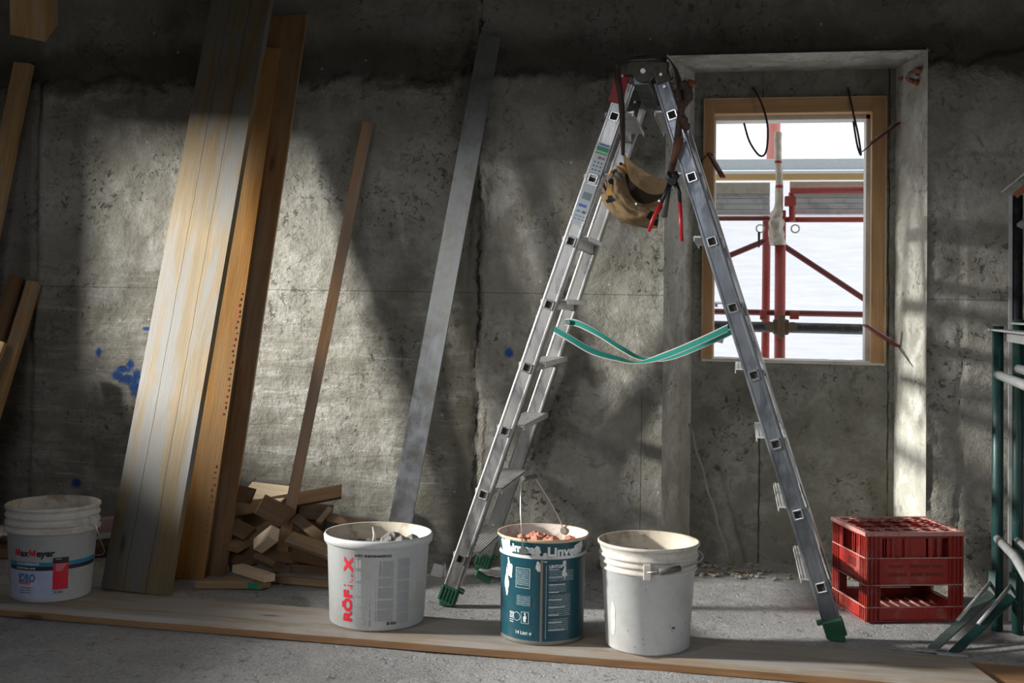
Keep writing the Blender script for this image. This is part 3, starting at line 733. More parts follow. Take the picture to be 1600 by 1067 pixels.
# ------------------------------------------------------------------ lettering
def text_bm(txt, size, thick=0.0, squash=1.0):
    cu = bpy.data.curves.new('t', 'FONT'); cu.body = txt; cu.size = size; cu.offset = thick; cu.resolution_u = 3
    cu.align_x = 'LEFT'
    ob = bpy.data.objects.new('t', cu); COL.objects.link(ob)
    dg = bpy.context.evaluated_depsgraph_get(); me = bpy.data.meshes.new_from_object(ob.evaluated_get(dg))
    bm = bmesh.new(); bm.from_mesh(me); bpy.data.objects.remove(ob); bpy.data.curves.remove(cu); bpy.data.meshes.remove(me)
    for v in bm.verts: v.co.x *= squash
    return bm
def wrap(mb, bm2, rad, c, ang, u0, z0, m, rot=0.0, eps=.0009, drop=None):
    """lay flat shapes on a cone: u metres along the girth from heading ang, z height; rad(z) gives the radius"""
    c = Vector(c)
    if rot: bmesh.ops.rotate(bm2, verts=bm2.verts, cent=(0, 0, 0), matrix=Matrix.Rotation(rot, 3, 'Z'))
    xs = [v.co.x for v in bm2.verts]
    if not xs: return
    bmesh.ops.triangulate(bm2, faces=bm2.faces)
    x = min(xs)+.006
    while x < max(xs):
        bmesh.ops.bisect_plane(bm2, geom=list(bm2.verts)+list(bm2.edges)+list(bm2.faces), plane_co=(x, 0, 0), plane_no=(1, 0, 0)); x += .008
    k = mb.mi(m); mp = {}
    for v in bm2.verts:
        z = z0+v.co.y; r = rad(z)+eps; a = ang+(u0+v.co.x)/r
        mp[v] = mb.bm.verts.new(c+Vector((math.cos(a)*r, math.sin(a)*r, z)))
    for f in bm2.faces:
        if drop and drop(f.calc_center_median()): continue
        try: nf = mb.bm.faces.new([mp[v] for v in f.verts]); nf.material_index = k
        except ValueError: pass
    bm2.free()
def rect_bm(x0, y0, x1, y1, ny=1):
    b = bmesh.new()
    for j in range(ny):
        a, c = y0+(y1-y0)*j/ny, y0+(y1-y0)*(j+1)/ny
        b.faces.new([b.verts.new(q) for q in ((x0, a, 0), (x1, a, 0), (x1, c, 0), (x0, c, 0))])
    return b
def ring_bm(x, y, r, w, n=20):
    b = bmesh.new(); o = [b.verts.new((x+math.cos(6.283*k/n)*r, y+math.sin(6.283*k/n)*r, 0)) for k in range(n)]
    i = [b.verts.new((x+math.cos(6.283*k/n)*(r-w), y+math.sin(6.283*k/n)*(r-w), 0)) for k in range(n)]
    for k in range(n): b.faces.new((o[k], o[(k+1) % n], i[(k+1) % n], i[k]))
    return b
def blob_bm(x, y, rx, ry, seed, n=26, jag=.45):
    b = bmesh.new(); vs = []
    for k in range(n):
        a = 6.283*k/n; q = 1+jag*mnoise.noise(Vector((math.cos(a)*1.7+seed*3, math.sin(a)*1.7, seed)))*1.6
        vs.append(b.verts.new((x+math.cos(a)*rx*q, y+math.sin(a)*ry*q, 0)))
    b.faces.new(vs); return b
def heap(mb, c, r, h, m, seed, rough=.02, n=48):
    """lumpy filling: a disc dome seen through the rim"""
    c = Vector(c)
    def fn(u, v):
        a = 6.2832*u; q = v*r; p = Vector((math.cos(a)*q, math.sin(a)*q, 0))
        return c+p+Vector((0, 0, h*(1-v*v)+rough*mnoise.fractal(Vector((p.x*26+seed, p.y*26, seed)), .7, 2, 4)*(1-v**6)))
    mb.grid(fn, n, 14, m)
    bmesh.ops.remove_doubles(mb.bm, verts=mb.bm.verts, dist=1e-5)

# ------------------------------------------------------------------ buckets
def lerp_r(prof):
    def r(z):
        for (r0, z0), (r1, z1) in zip(prof, prof[1:]):
            if z0 <= z <= z1: return r0+(r1-r0)*(z-z0)/max(1e-6, z1-z0)
        return prof[-1][0]
    return r
def facing(c):   # heading from the bucket towards the middle of the room
    return math.atan2(-c[1], -c[0])
# 1: ribbed pail with blue banded label
c1 = (-2.207, 3.566, .035)
b1 = thing('plaster_bucket', c1, 'white ribbed pail with a blue band and red logo letters, at far left', 'bucket')
mb = MB()
side = [(.124, .004), (.139, .215)]
mb.lathe(c1, [(0, .002), (.118, .0), (.124, .005), (.139, .215), (.149, .217), (.1495, .226), (.141, .228), (.141, .238), (.148, .24), (.148, .247), (.1415, .249), (.142, .262), (.1475, .264), (.1475, .271), (.143, .273), (.1445, .288), (.149, .290), (.149, .297), (.145, .3), (.140, .297), (.134, .25), (.116, .06)],
         ['pail']*3+['pailcream']*15+['pailin']*3, n=64)
mb.build('pail', b1)
mb = MB(); heap(mb, (c1[0], c1[1], c1[2]+.247), .134, .012, 'dust', 3, .022); mb.build('filling', b1)
mb = MB(); rf = lerp_r(side); A = facing(c1)
# girth coordinate u grows anticlockwise = to the right as the room sees it
band = [(-.155, .118, .18, .130, 'inkteal'), (-.155, .104, .18, .1175, 'inkblack'), (-.155, .012, .012, .1035, 'paleblue')]
for (u0, z0, u1, z1, m) in band: wrap(mb, rect_bm(u0, z0, u1, z1, 3), rf, c1, A, 0, 0, m, eps=.0006)
wrap(mb, rect_bm(.004, .03, .052, .142, 4), rf, c1, A, 0, 0, 'inkred', eps=.0012)
wrap(mb, rect_bm(.004, .126, .052, .144, 1), rf, c1, A, 0, 0, 'inkblack', eps=.0016)
wrap(mb, rect_bm(.002, .026, .052, .042, 1), rf, c1, A, 0, 0, 'label', eps=.0016)
lb = mb.build('label', b1)
mb = MB()
def capital_m(w, h, t):
    b = bmesh.new(); q = t*1.15
    for pts in ([(0, 0), (t, 0), (t, h), (0, h)], [(w-t, 0), (w, 0), (w, h), (w-t, h)], [(0, h), (q, h), (w/2+q*.35, h*.28), (w/2-q*.5, h*.08)], [(w-q, h), (w, h), (w/2+q*.5, h*.08), (w/2-q*.35, h*.28)]):
        b.faces.new([b.verts.new((x_, y_, 0)) for x_, y_ in pts])
    return b
x = -.126
for ch, m, dx in [('M', 'inkred', .0235), ('ax', 'inkblack', .0315), ('M', 'inkred', .0235), ('eyer', 'inkblack', 0)]:
    wrap(mb, capital_m(.0205, .0215, .0042) if ch == 'M' else text_bm(ch, .0305, .0010), rf, c1, A, x, .149, m, eps=.0014); x += dx
for i, (u0, u1) in enumerate([(-.118, -.02)]):
    wrap(mb, text_bm('FONDO IMPREGNANTE', .0075, .0003), rf, c1, A, u0, .122, 'inkwhite', eps=.0014)
    wrap(mb, text_bm('IDROPITTURA A BASE', .0070, .0003), rf, c1, A, u0, .1085, 'inkwhite', eps=.0014)
wrap(mb, text_bm('IDRO', .034, .0010, .72), rf, c1, A, -.108, .069, 'inkblue', eps=.0014)
wrap(mb, text_bm('FLUID', .015, .0005, 1.1), rf, c1, A, -.108, .060, 'inkred', eps=.0018, )
for k in range(3): wrap(mb, rect_bm(-.102, .048-k*.008, -.062, .050-k*.008), rf, c1, A, 0, 0, 'inkblack', eps=.0014)
for k in range(5): wrap(mb, rect_bm(.012, .132-.008+.004*k if k > 3 else .121-k*.006, .046-.004*k, .1225-k*.006 if k <= 3 else .1385), rf, c1, A, 0, 0, 'inkwhite', eps=.0021)
wrap(mb, text_bm('14 Litri', .0095, .0003), rf, c1, A, .007, .031, 'inkblack', eps=.0021)
mb.build('lettering', lb)
mb = MB(); a0 = A+.95
pts = [Vector((c1[0]+math.cos(a0-.0)*(.152), c1[1]+math.sin(a0)*.152, c1[2]+.25))]
for t in range(1, 13):
    s = t/12; a = a0+s*2.6; rr = .155+.012*math.sin(math.pi*s); pts.append(Vector((c1[0]+math.cos(a)*rr, c1[1]+math.sin(a)*rr, c1[2]+.25-.15*math.sin(math.pi*min(1, s*1.0))**.6)))
mb.tube(pts, .0022, 'steel', 6); mb.box(pts[0], (.022, .02, .03), 'pailcream', Matrix.Rotation(a0, 3, 'Z'), .003); mb.build('handle', b1)

# 2: short wide white bucket, red vertical lettering and grey small print
c2 = (-1.082, 3.528, .035)
b2 = thing('plaster_bucket', c2, 'short wide white bucket with vertical red lettering and grey small print', 'bucket')
mb = MB(); s2 = [(.143, .006), (.1545, .235)]
mb.lathe(c2, [(0, .003), (.135, .0), (.143, .008), (.1545, .235), (.158, .237), (.158, .244), (.1645, .246), (.166, .262), (.1625, .270), (.158, .268), (.149, .24), (.136, .06)], ['pail']*6+['pail']*2+['pailcream']+['pailin']*2, n=64, wob=.006)
mb.build('pail', b2)
mb = MB(); heap(mb, (c2[0], c2[1], c2[2]+.218), .147, .01, 'mortar', 8, .012)
for i in range(26):
    a = rnd.uniform(-.9, 1.7); q = rnd.uniform(0, .09)
    rock(mb, (c2[0]+.03+math.cos(a)*q, c2[1]-.01+math.sin(a)*q*.8, c2[2]+.235+.02*rnd.random()), .014+.016*rnd.random(), 'mortar', i, (1, 1, .7), 1)
mb.build('filling', b2)
mb = MB(); mb.tube([(c2[0]+.002, c2[1]-.05, c2[2]+.25), (c2[0]+.004, c2[1]-.052, c2[2]+.268), (c2[0]-.004, c2[1]-.05, c2[2]+.292)], [.007, .005, .0012], 'wrap', 7); mb.build('foam_spike', b2)
mb = MB(); rf = lerp_r(s2); A = facing(c2)
for k, (u0, u1, blocks) in enumerate([(-.067, -.017, [(.20, .225), (.163, .192), (.118, .155), (.087, .112), (.055, .082), (.030, .05)]), (-.006, .047, [(.176, .222), (.148, .172), (.112, .144), (.082, .106), (.044, .078)]), (.060, .1, [(.20, .225), (.165, .196), (.13, .16), (.10, .126), (.065, .096), (.035, .062)])]):
    for (z0, z1) in blocks: wrap(mb, rect_bm(u0, z0-.012, u1, z1-.012, 2), rf, c2, A, 0, 0, 'parag', eps=.0006)
lb = mb.build('label', b2)
mb = MB()
# vertical red name read from bottom to top, its middle letters worn away
def rot90(txt, size, thick, sq=1): return text_bm(txt, size, thick, sq)
wrap(mb, rot90('RÖF', .041, .0020, 1.2), rf, c2, A, -.0795, .026, 'inkred', rot=R(90), eps=.0012)
wrap(mb, rot90('I', .040, .0004, 1.0), rf, c2, A, -.082, .128, 'inkred', rot=R(90), eps=.0012, drop=lambda p: mnoise.noise(p*150) > 0)
wrap(mb, rot90('X', .041, .0022, 1.25), rf, c2, A, -.0795, .178, 'inkred', rot=R(90), eps=.0012)
for k in range(9): wrap(mb, blob_bm(-.085+.008*rnd.random(), .125+.047*rnd.random(), .002+.002*rnd.random(), .0015, k), rf, c2, A, 0, 0, 'inkred', eps=.0012)
wrap(mb, text_bm('ACRYL SILIKONHARZPUTZ', .0092, .0005, 1.0), rf, c2, A, -.072, .222, 'inkblack', eps=.0013)
wrap(mb, text_bm('25 KG', .011, .0006), rf, c2, A, .028, .022, 'inkblack', eps=.0013)
mb.build('lettering', lb)

# 3: teal tin
c3 = (-.564, 3.497, .035)
b3 = thing('paint_tin', c3, 'teal metal paint tin with white print and raised wire handle, pink mortar inside', 'tin')
mb = MB(); s3 = [(.1235, .006), (.1255, .248)]
mb.lathe(c3, [(0, .004), (.119, .004), (.122, .0), (.1245, .003), (.1225, .012), (.1255, .238), (.1295, .246), (.1255, .254), (.1325, .292), (.136, .296), (.135, .302), (.131, .3), (.1235, .27), (.116, .05)],
         ['seam']*4+['teal', 'teal', 'tinwhite', 'teal', 'tinrim', 'tinrim', 'tinrim', 'tininside', 'tininside'], n=64)
mb.build('tin_body', b3)
A = facing(c3); su = -.003
mb = MB(); wrap(mb, rect_bm(su-.0035, .008, su+.0035, .248, 6), lerp_r([(.1240, .0), (.1275, .25)]), c3, A, 0, 0, 'seam', eps=.0012); mb.build('seam', b3)
mb = MB(); heap(mb, (c3[0], c3[1], c3[2]+.252), .122, .008, 'pinkfoam', 5, .014)
for i in range(22):
    a = rnd.uniform(0, 6.28); q = rnd.uniform(.0, .09); rock(mb, (c3[0]+math.cos(a)*q, c3[1]+math.sin(a)*q, c3[2]+.27+.012*rnd.random()), .012+.012*rnd.random(), 'pinkfoam', i+40, (1, 1, .7), 1)
mb.build('filling', b3)
rf = lerp_r([(.1226, .012), (.1257, .238), (.1257, .254), (.1325, .292)]); mb = MB()
# wiped-on white paint
for (u, z, rx, ry) in [(-.128, .275, .02, .03), (-.118, .262, .016, .02), (-.112, .215, .012, .028), (-.124, .17, .010, .035), (-.016, .262, .014, .020), (.004, .252, .010, .012), (.066, .205, .007, .016), (.065, .235, .005, .015), (.118, .275, .02, .016), (-.105, .19, .005, .008), (-.12, .14, .005, .01), (-.012, .222, .010, .014)]:
    wrap(mb, blob_bm(u, z, rx, ry, u*90+z*30), rf, c3, A, 0, 0, 'tinwhite', eps=.0008)
mb.build('paint_smears', b3)
mb = MB()
for (u0, u1, z0, z1) in [(-.080, -.040, .165, .212), (-.080, -.034, .110, .138), (.018, .098, .182, .214), (.018, .070, .150, .176), (.018, .088, .082, .144), (.018, .08, .04, .078)]:
    wrap(mb, rect_bm(u0, z0, u1, z1, 3), rf, c3, A, 0, 0, 'paragw', eps=.0007)
lb = mb.build('label', b3)
mb = MB()
wrap(mb, text_bm('Linvea', .034, .0016, 1.05), rf, c3, A, -.116, .262, 'inkwhite', eps=.0016)
wrap(mb, text_bm('Linvea', .036, .0014, 1.15), rf, c3, A, .012, .256, 'inkwhite', eps=.0016)
wrap(mb, text_bm('LINTOP', .0125, .0005), rf, c3, A, .018, .221, 'inkwhite', eps=.0014)
wrap(mb, text_bm('14 Litri ℮', .014, .0003), rf, c3, A, -.083, .028, 'inkwhite', eps=.0014)
for (x0, y0, x1, y1) in [(-.083, .160, -.082, .217), (-.038, .160, -.037, .217), (-.083, .216, -.037, .217), (-.083, .160, -.037, .161), (-.063, .060, -.062, .092), (-.040, .060, -.039, .092), (-.063, .0915, -.039, .0925), (-.063, .0595, -.039, .0605), (.010, .02, .0108, .23)]:
    wrap(mb, rect_bm(x0, y0, x1, y1), rf, c3, A, 0, 0, 'inkwhite', eps=.0014)
wrap(mb, ring_bm(-.078, .077, .0125, .0012), rf, c3, A, 0, 0, 'inkwhite', eps=.0014)
wrap(mb, blob_bm(-.051, .073, .005, .010, 3), rf, c3, A, 0, 0, 'inkwhite', eps=.0014); wrap(mb, ring_bm(-.051, .087, .0028, .0027, 10), rf, c3, A, 0, 0, 'inkwhite', eps=.0014)
for k in range(4): wrap(mb, ring_bm(-.101+.009*(k % 2), .084-.010*(k//2), .0045, .0022, 10), rf, c3, A, 0, 0, 'inkwhite', eps=.0014)
for k in range(2): wrap(mb, rect_bm(-.106, .064-.006*k, -.09, .066-.006*k), rf, c3, A, 0, 0, 'inkwhite', eps=.0014)
for k in range(9): wrap(mb, rect_bm(.018, .2155-.0215*k if k else .2155, .018+.03+.02*((k*7) % 3)/2, .2175-.0215*k), rf, c3, A, 0, 0, 'inkwhite', eps=.0014)
mb.build('lettering', lb)
# raised bail: from the ear at the front left over to the ear at the back right
mb = MB(); ef = Vector((c3[0]-.037, c3[1]-.134, c3[2]+.268)); eb = Vector((c3[0]+.045, c3[1]+.118, c3[2]+.285)); top = Vector((c3[0]-.045, c3[1]-.01, c3[2]+.462))
def bez(p, q, r, s, n=12): return [p*(1-t)**3+q*3*t*(1-t)**2+r*3*t*t*(1-t)+s*t**3 for t in [i/n for i in range(n+1)]]
mb.tube(bez(ef, ef+Vector((-.008, -.005, .10)), top+Vector((-.012, -.09, -.03)), top+Vector((-.008, -.04, 0)))+bez(top+Vector((.012, .03, -.002)), top+Vector((.028, .08, -.05)), eb+Vector((-.03, .004, .07)), eb), .0019, 'steel', 7)
hd = mb.build('handle', b3)
mb = MB(); mb.tube([top+Vector((-.010, -.045, .001)), top+Vector((.014, .035, -.002))], .0075, 'handlegrey', 10); mb.build('grip', hd)
for e, n in ((ef, (0, -1, 0)), (eb, (.3, .9, 0))):
    mb = MB(); mb.tube([e-Vector(n)*.006, e+Vector(n)*.004], .011, 'seam', 14); mb.build('handle_ear', b3)

# 4: tall plain white pail
c4 = (-.25, 3.464, .035)
b4 = thing('plaster_bucket', c4, 'tall plain white pail with a creamy ribbed rim, right of the teal tin', 'bucket')
mb = MB()
mb.lathe(c4, [(0, .003), (.112, .0), (.1195, .006), (.1325, .222), (.1385, .224), (.1385, .230), (.134, .232), (.134, .241), (.1405, .243), (.1405, .249), (.1355, .251), (.136, .259), (.1425, .261), (.1425, .267), (.137, .269), (.142, .290), (.1465, .292), (.1465, .298), (.143, .301), (.139, .298), (.128, .24), (.112, .05)],
         ['pail']*3+['pailcream']*15+['pailin']*3, n=64, wob=.004)
mb.build('pail', b4)
mb = MB(); heap(mb, (c4[0], c4[1], c4[2]+.245), .1285, .012, 'dust', 12, .016); mb.build('filling', b4)
A = facing(c4); r4 = lerp_r([(.1195, .006), (.1325, .222)])
mb = MB(); wrap(mb, blob_bm(-.112, .09, .011, .05, 4, jag=.12), r4, c4, A, 0, 0, 'pailcream', eps=.0007)
for k in range(10): wrap(mb, blob_bm(rnd.uniform(-.1, .14), rnd.uniform(.02, .2), .0012, .0018, k), r4, c4, A, 0, 0, 'handlegrey', eps=.0007)
wrap(mb, blob_bm(.075, .078, .006, .004, 9), r4, c4, A, 0, 0, 'handlegrey', eps=.0007)
mb.build('stains', b4)
mb = MB(); a0 = A-.02; base = Vector((c4[0]+math.cos(a0)*.144, c4[1]+math.sin(a0)*.144, c4[2]+.238))
mb.box(base, (.014, .022, .045), 'pailcream', Matrix.Rotation(a0, 3, 'Z'), .003)
pts = [base+Vector((math.cos(a0)*.006, math.sin(a0)*.006, 0))]
for t in range(1, 15):
    s = t/14; a = a0+s*2.9; pts.append(Vector((c4[0]+math.cos(a)*(.152+.004*math.sin(s*3.1)), c4[1]+math.sin(a)*(.152+.004*math.sin(s*3.1)), c4[2]+.240+.026*s+.006*math.sin(3.1*s))))
mb.tube(pts, .002, 'steel', 6); hd = mb.build('handle', b4)
mb = MB(); mb.tube(pts[1:4], .0085, 'handlegrey', 10); mb.build('grip', hd)

# ------------------------------------------------------------------ stepladder
LY = math.atan2(-.09, 1)
lad = thing('stepladder', (-.323, 3.835, 0), 'tall double-sided aluminium stepladder with green feet, standing open', 'ladder', rz=LY)
LW = WM[lad.name_full]
LR = Matrix(((math.cos(LY), 0, 0), (math.sin(LY), 1, 0), (0, 0, 1)))
def lv(x, y, z): return LR @ Vector((x, y, z))
def L(x, y, z): return LW.translation + lv(x, y, z)
KL, KR = -.3365, .3235
def xl(z): return -.0345+KL*(1.782-z)
def xr(z): return .055+KR*(1.782-z)
def xrr(z): return xr(z)+.018
def yf(z): return .025*z/1.78
def yr(z): return .55-.04*z/1.78
RZ = [.158, .375, .588, .800, 1.010, 1.220, 1.427, 1.630]
def stile(side, rear, name='stile'):
    fx = xl if side < 0 else (xrr if rear else xr); fy = yr if rear else yf
    z0 = .03; z1 = 1.74
    p0 = L(fx(z0), fy(z0), z0); p1 = L(fx(z1), fy(z1), z1)
    w, d = .0275, .0125
    # rounded C section with two shallow flutes on the face: (across, depth)
    prof = [(-w, -d+.004), (-w+.0012, -d+.0012), (-w+.004, -d), (-.019, -d), (-.016, -d+.0007), (.016, -d+.0007), (.019, -d), (w-.004, -d), (w-.0012, -d+.0012), (w, -d+.004), (w, d-.003), (w-.003, d), (-w+.003, d), (-w, d-.003)]
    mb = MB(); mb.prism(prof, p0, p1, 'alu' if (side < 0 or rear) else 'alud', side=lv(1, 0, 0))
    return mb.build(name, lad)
SD = {}
for side in (-1, 1):
    for rear in (0, 1):
        s_ = stile(side, rear); SD[(side, rear)] = s_
        fx = xl if side < 0 else (xrr if rear else xr); fy = yr if rear else yf
        k = (KL if side < 0 else KR); ax = Vector((-k, 0, 1)).normalized(); sd = Vector((1, 0, k)).normalized()
        rot = LR @ Matrix((sd, Vector((0, 1, 0)), ax)).transposed()
        # foot
        mb = MB(); c = L(fx(.033)-.0*side, fy(0), .038)
        mb.box(c, (.064, .036, .055), 'greenp', rot, .006)
        mb.box(L(fx(.012), fy(0), .0115), (.05, .036, .023), 'greenp', LR, .006)
        for q in range(5): mb.box(c+rot@Vector((-.024+.012*q, -.0185, 0)), (.004, .003, .045), 'greenp', rot)
        mb.box(L(fx(.05)-side*.038, fy(0), .05), (.018, .02, .014), 'greenp', rot, .002)
        mb.build('foot', lad)
        # square rung ends pressed through the stile
        for z in RZ:
            mb = MB(); cc = L(fx(z), fy(z)+(-.014 if not rear else .014), z)
            for (a, b, sx, sz) in [(-.0135, 0, .0055, .0325), (.0135, 0, .0055, .0325), (0, -.0135, .0325, .0055), (0, .0135, .0325, .0055)]:
                mb.box(cc+rot@Vector((a, 0, b)), (sx, .006, sz), 'socket', rot, .0015)
            mb.box(cc+rot@Vector((0, .0035 if not rear else -.0035, 0)), (.022, .003, .022), 'dark', rot)  # dark plate painted as the shade inside the hollow rung
            mb.build('rung_end', s_)
# treads
for side in (-1, 1):
    fx = xl if side < 0 else xr
    for z in RZ:
        mb = MB(); y0, y1 = yf(z)+.012, yr(z)-.012; ym = (y0+y1)/2
        sx = -side*.013
        mb.box(L(fx(z)+sx, ym, z+.016), (.092, y1-y0, .004), 'alutread', LR)
        for q in range(9): mb.box(L(fx(z)+sx-.040+.010*q, ym, z+.0188), (.004, y1-y0, .002), 'alutread', LR)
        for e in (-1, 1): mb.box(L(fx(z)+sx+e*.045, ym, z+.0105), (.003, y1-y0, .015), 'alutread', LR)
        mb.box(L(fx(z), ym, z-.001), (.026, y1-y0, .030), 'alutread', LR, .002)
        mb.build('tread', lad)
# hinge heads at both ends of the top
def hinge_head(y, name):
    mb = MB(); 
    mb.tube([L(.008, y-.016, 1.775), L(.008, y+.016, 1.775)], .034, 'hinge', 24)
    mb.bar(L(.0, y, 1.79), L(-.082, y, 1.782), .022, .045, 'hinge', bevel=.004)
    mb.bar(L(.0, y, 1.79), L(.09, y, 1.782), .022, .045, 'hinge', bevel=.004)
    mb.bar(L(-.060, y-.004, 1.765), L(-.084, y-.004, 1.675), .046, .026, 'redp' if y < .2 else 'hinge', (0, 1, 0), bevel=.004)
    mb.bar(L(.062, y, 1.79), L(.078, y, 1.735), .05, .022, 'hinge', (0, 1, 0), bevel=.004)
    mb.tube([L(.008, y-.022, 1.775), L(.008, y-.014, 1.775)], .0085, 'steel', 10)
    for (x, z) in [(-.062, 1.762), (-.068, 1.725), (.066, 1.762), (.078, 1.722)]:
        mb.tube([L(x, y-.019, z), L(x, y-.01, z)], .005, 'steel', 8)
    return mb.build(name, lad)
hinge_head(yf(1.78)-.004, 'hinge'); hinge_head(yr(1.78)+.004, 'hinge')
mb = MB(); mb.box(L(-.072, .035, 1.655), (.042, .022, .042), 'redp', LR, .012); mb.build('locking_catch', lad)
mb = MB(); mb.box(L(.0, (yf(1.75)+yr(1.75))/2, 1.815), (.10, .50, .006), 'alud', LR, .002); mb.box(L(0, .26, 1.75), (.05, .46, .03), 'alud', LR, .003); mb.build('top_plate', lad)
# green brace flap near the lower tread
mb = MB(); mb.bar(L(-.575, .20, .068), L(-.525, .215, .040), .02, .026, 'greenp', lv(0, -1, 0), .004); mb.build('brace_plug', lad)
# label on the front left stile
k = KL; ax = Vector((-k, 0, 1)).normalized(); sd = Vector((1, 0, k)).normalized()
rot = LR @ Matrix((sd, Vector((0, 1, 0)), ax)).transposed()
mb = MB(); zc = 1.405; cc = L(xl(zc), yf(zc)-.0133, zc)
def lab(a, b, sx, sz, m, lift=0.0): mb.box(cc+rot@Vector((a, -lift, b)), (sx, .0012, sz), m, rot)
lab(0, .085, .046, .118, 'label'); lab(0, -.068, .046, .140, 'label')
lbl = mb.build('safety_label', SD[(-1, 0)]); 
mb = MB()
lab(0, .138, .034, .005, 'lblue', .0012); lab(0, .124, .040, .014, 'lgreen', .0012); lab(0, .109, .040, .004, 'lgreen', .0012)
lab(-.012, .094, .008, .008, 'lyel', .0012); lab(0, .094, .008, .008, 'lblue', .0012); lab(.012, .094, .008, .008, 'lred', .0012)
for i in range(9): lab(-.012+.012*(i % 3), .078-.013*(i//3), .004, .005, 'lblk', .0012)
for i in range(5): lab(-.012+.006*i, -.038, .0012, .024, 'lblk', .0012)
lab(-.004, -.072, .026, .009, 'lblue', .0012); lab(.008, -.092, .011, .007, 'lblk', .0012); lab(-.012, -.092, .010, .004, 'lblue', .0012)
for i in range(6): lab(-.014+.014*(i % 3), -.108-.010*(i//3), .007, .002, 'lblk', .0012)
for i in range(9): lab(-.01+.01*(i % 3), .086-.013*(i//3), .0, .0, 'lblk', .0012) if False else None
o = mb.build('label_print', lad) if False else mb.build('label_print', SD[(-1, 0)])

def ribbon(pts, width, wdirs, mats, t=.0015, n=5):
    """flat strap through points; wdirs across vectors; mats across from one edge to the other"""
    mb = MB(); P = []; Wd = []
    pts = [Vector(p) for p in pts]; wd = [Vector(q).normalized() for q in wdirs]
    def cr(a, b, c, d, s): return .5*((2*b)+(-a+c)*s+(2*a-5*b+4*c-d)*s*s+(-a+3*b-3*c+d)*s**3)
    N = len(pts)
    for i in range(N-1):
        for q in range(n):
            s = q/n; P.append(cr(pts[max(i-1, 0)], pts[i], pts[i+1], pts[min(i+2, N-1)], s)); Wd.append(wd[i].lerp(wd[i+1], s).normalized())
    P.append(pts[-1]); Wd.append(wd[-1])
    cuts = [0, .13, .87, 1] if len(mats) == 3 else [0, 1]
    rows = []
    for i, (p, q) in enumerate(zip(P, Wd)):
        d = (P[min(i+1, len(P)-1)]-P[max(i-1, 0)]).normalized(); nn = d.cross(q).normalized()
        rows.append(([mb.bm.verts.new(p+q*width*(c-.5)+nn*t/2) for c in cuts], [mb.bm.verts.new(p+q*width*(c-.5)-nn*t/2) for c in cuts]))
    for i in range(len(rows)-1):
        for k in range(len(cuts)-1):
            mi = mb.mi(mats[k])
            for s in (0, 1):
                f = mb.bm.faces.new((rows[i][s][k], rows[i][s][k+1], rows[i+1][s][k+1], rows[i+1][s][k])); f.material_index = mi; f.smooth = True
        for (k, m) in ((0, mats[0]), (len(cuts)-1, mats[-1])):
            f = mb.bm.faces.new((rows[i][0][k], rows[i][1][k], rows[i+1][1][k], rows[i+1][0][k])); f.material_index = mb.mi(m)
    return mb
def Lw(p): return (p[0], p[1], p[2])
sm = ['strapedge', 'strap', 'strapedge']
f0 = [(-.600, 3.865, .932), (-.545, 3.855, .902), (-.47, 3.85, .862), (-.385, 3.85, .838), (-.32, 3.845, .828), (-.235, 3.84, .852), (-.12, 3.83, .903), (-.035, 3.825, .945)]
mb = ribbon(f0, .026, [(0, .35, 1), (0, .3, 1), (0, .4, .9), (0, .75, .5), (0, .9, .15), (0, .4, .9), (0, .3, 1), (0, .1, 1)], sm); mb.build('spreader_strap', lad)
f1 = [(-.635, 4.36, .948), (-.585, 4.35, .944), (-.50, 4.33, .905), (-.42, 4.31, .858), (-.34, 4.3, .822), (-.24, 4.30, .830), (-.12, 4.30, .880), (-.01, 4.33, .935)]
mb = ribbon(f1, .026, [(0, .1, 1), (0, .1, 1), (0, .5, .8), (0, .6, .7), (0, .8, .4), (0, .5, .8), (0, .3, 1), (0, .2, 1)], sm); st2 = mb.build('spreader_strap', lad)
mb = MB(); mb.tube([(-.622, 4.345, .948), (-.622, 4.357, .948)], .009, 'steel', 10); mb.build('rivet', st2)

# ------------------------------------------------------------------ tool pouch on a belt, pincers
pb = thing('tool_pouch', (-.31, 3.80, 1.28), 'brown canvas tool pouch with camouflage patches hung by its belt from the stepladder', 'tool pouch')
def cv(pts, u):
    n = len(pts)-1; x = u*n; i = min(int(x), n-1); s = x-i
    g = lambda k: Vector(pts[max(0, min(n, k))])
    a, b, c, d = g(i-1), g(i), g(i+1), g(i+2)
    return .5*((2*b)+(-a+c)*s+(2*a-5*b+4*c-d)*s*s+(-a+3*b-3*c+d)*s**3)
# (x, z) outline values
lip = [(-.374, 1.462), (-.366, 1.42), (-.350, 1.375), (-.325, 1.345), (-.296, 1.340), (-.268, 1.350), (-.248, 1.366)]
bot = [(-.418, 1.448), (-.440, 1.402), (-.447, 1.366), (-.418, 1.318), (-.375, 1.283), (-.315, 1.266), (-.262, 1.262)]
def front(u, v):
    a, b = cv([(p[0], 0, p[1]) for p in lip], u), cv([(p[0], 0, p[1]) for p in bot], u)
    p = a*(1-v)+b*v; bul = math.sin(math.pi*min(1, v*1.02))**.7*math.sin(math.pi*(.06+.88*u))**.8
    fold = .009*math.sin(9*u+6*v)+.014*mnoise.noise(Vector((u*5, v*5, 2)))+.005*mnoise.noise(Vector((u*16-v*9, v*12, 5)))
    p.y = 3.835-.052*bul-.022*(1-v)*math.sin(math.pi*u)+fold; return p
def fmat(u, v):
    if u < .42 and v > .45 and (v > .52 or u < .3): return 'camo' if not (u > .30 and v > .9) else 'canvas'
    if u > .86 and v > .32: return 'camo'
    return 'canvas'
mb = MB(); mb.grid(front, 40, 26, 'canvas', matfn=fmat); mb.build('front_pocket', pb)
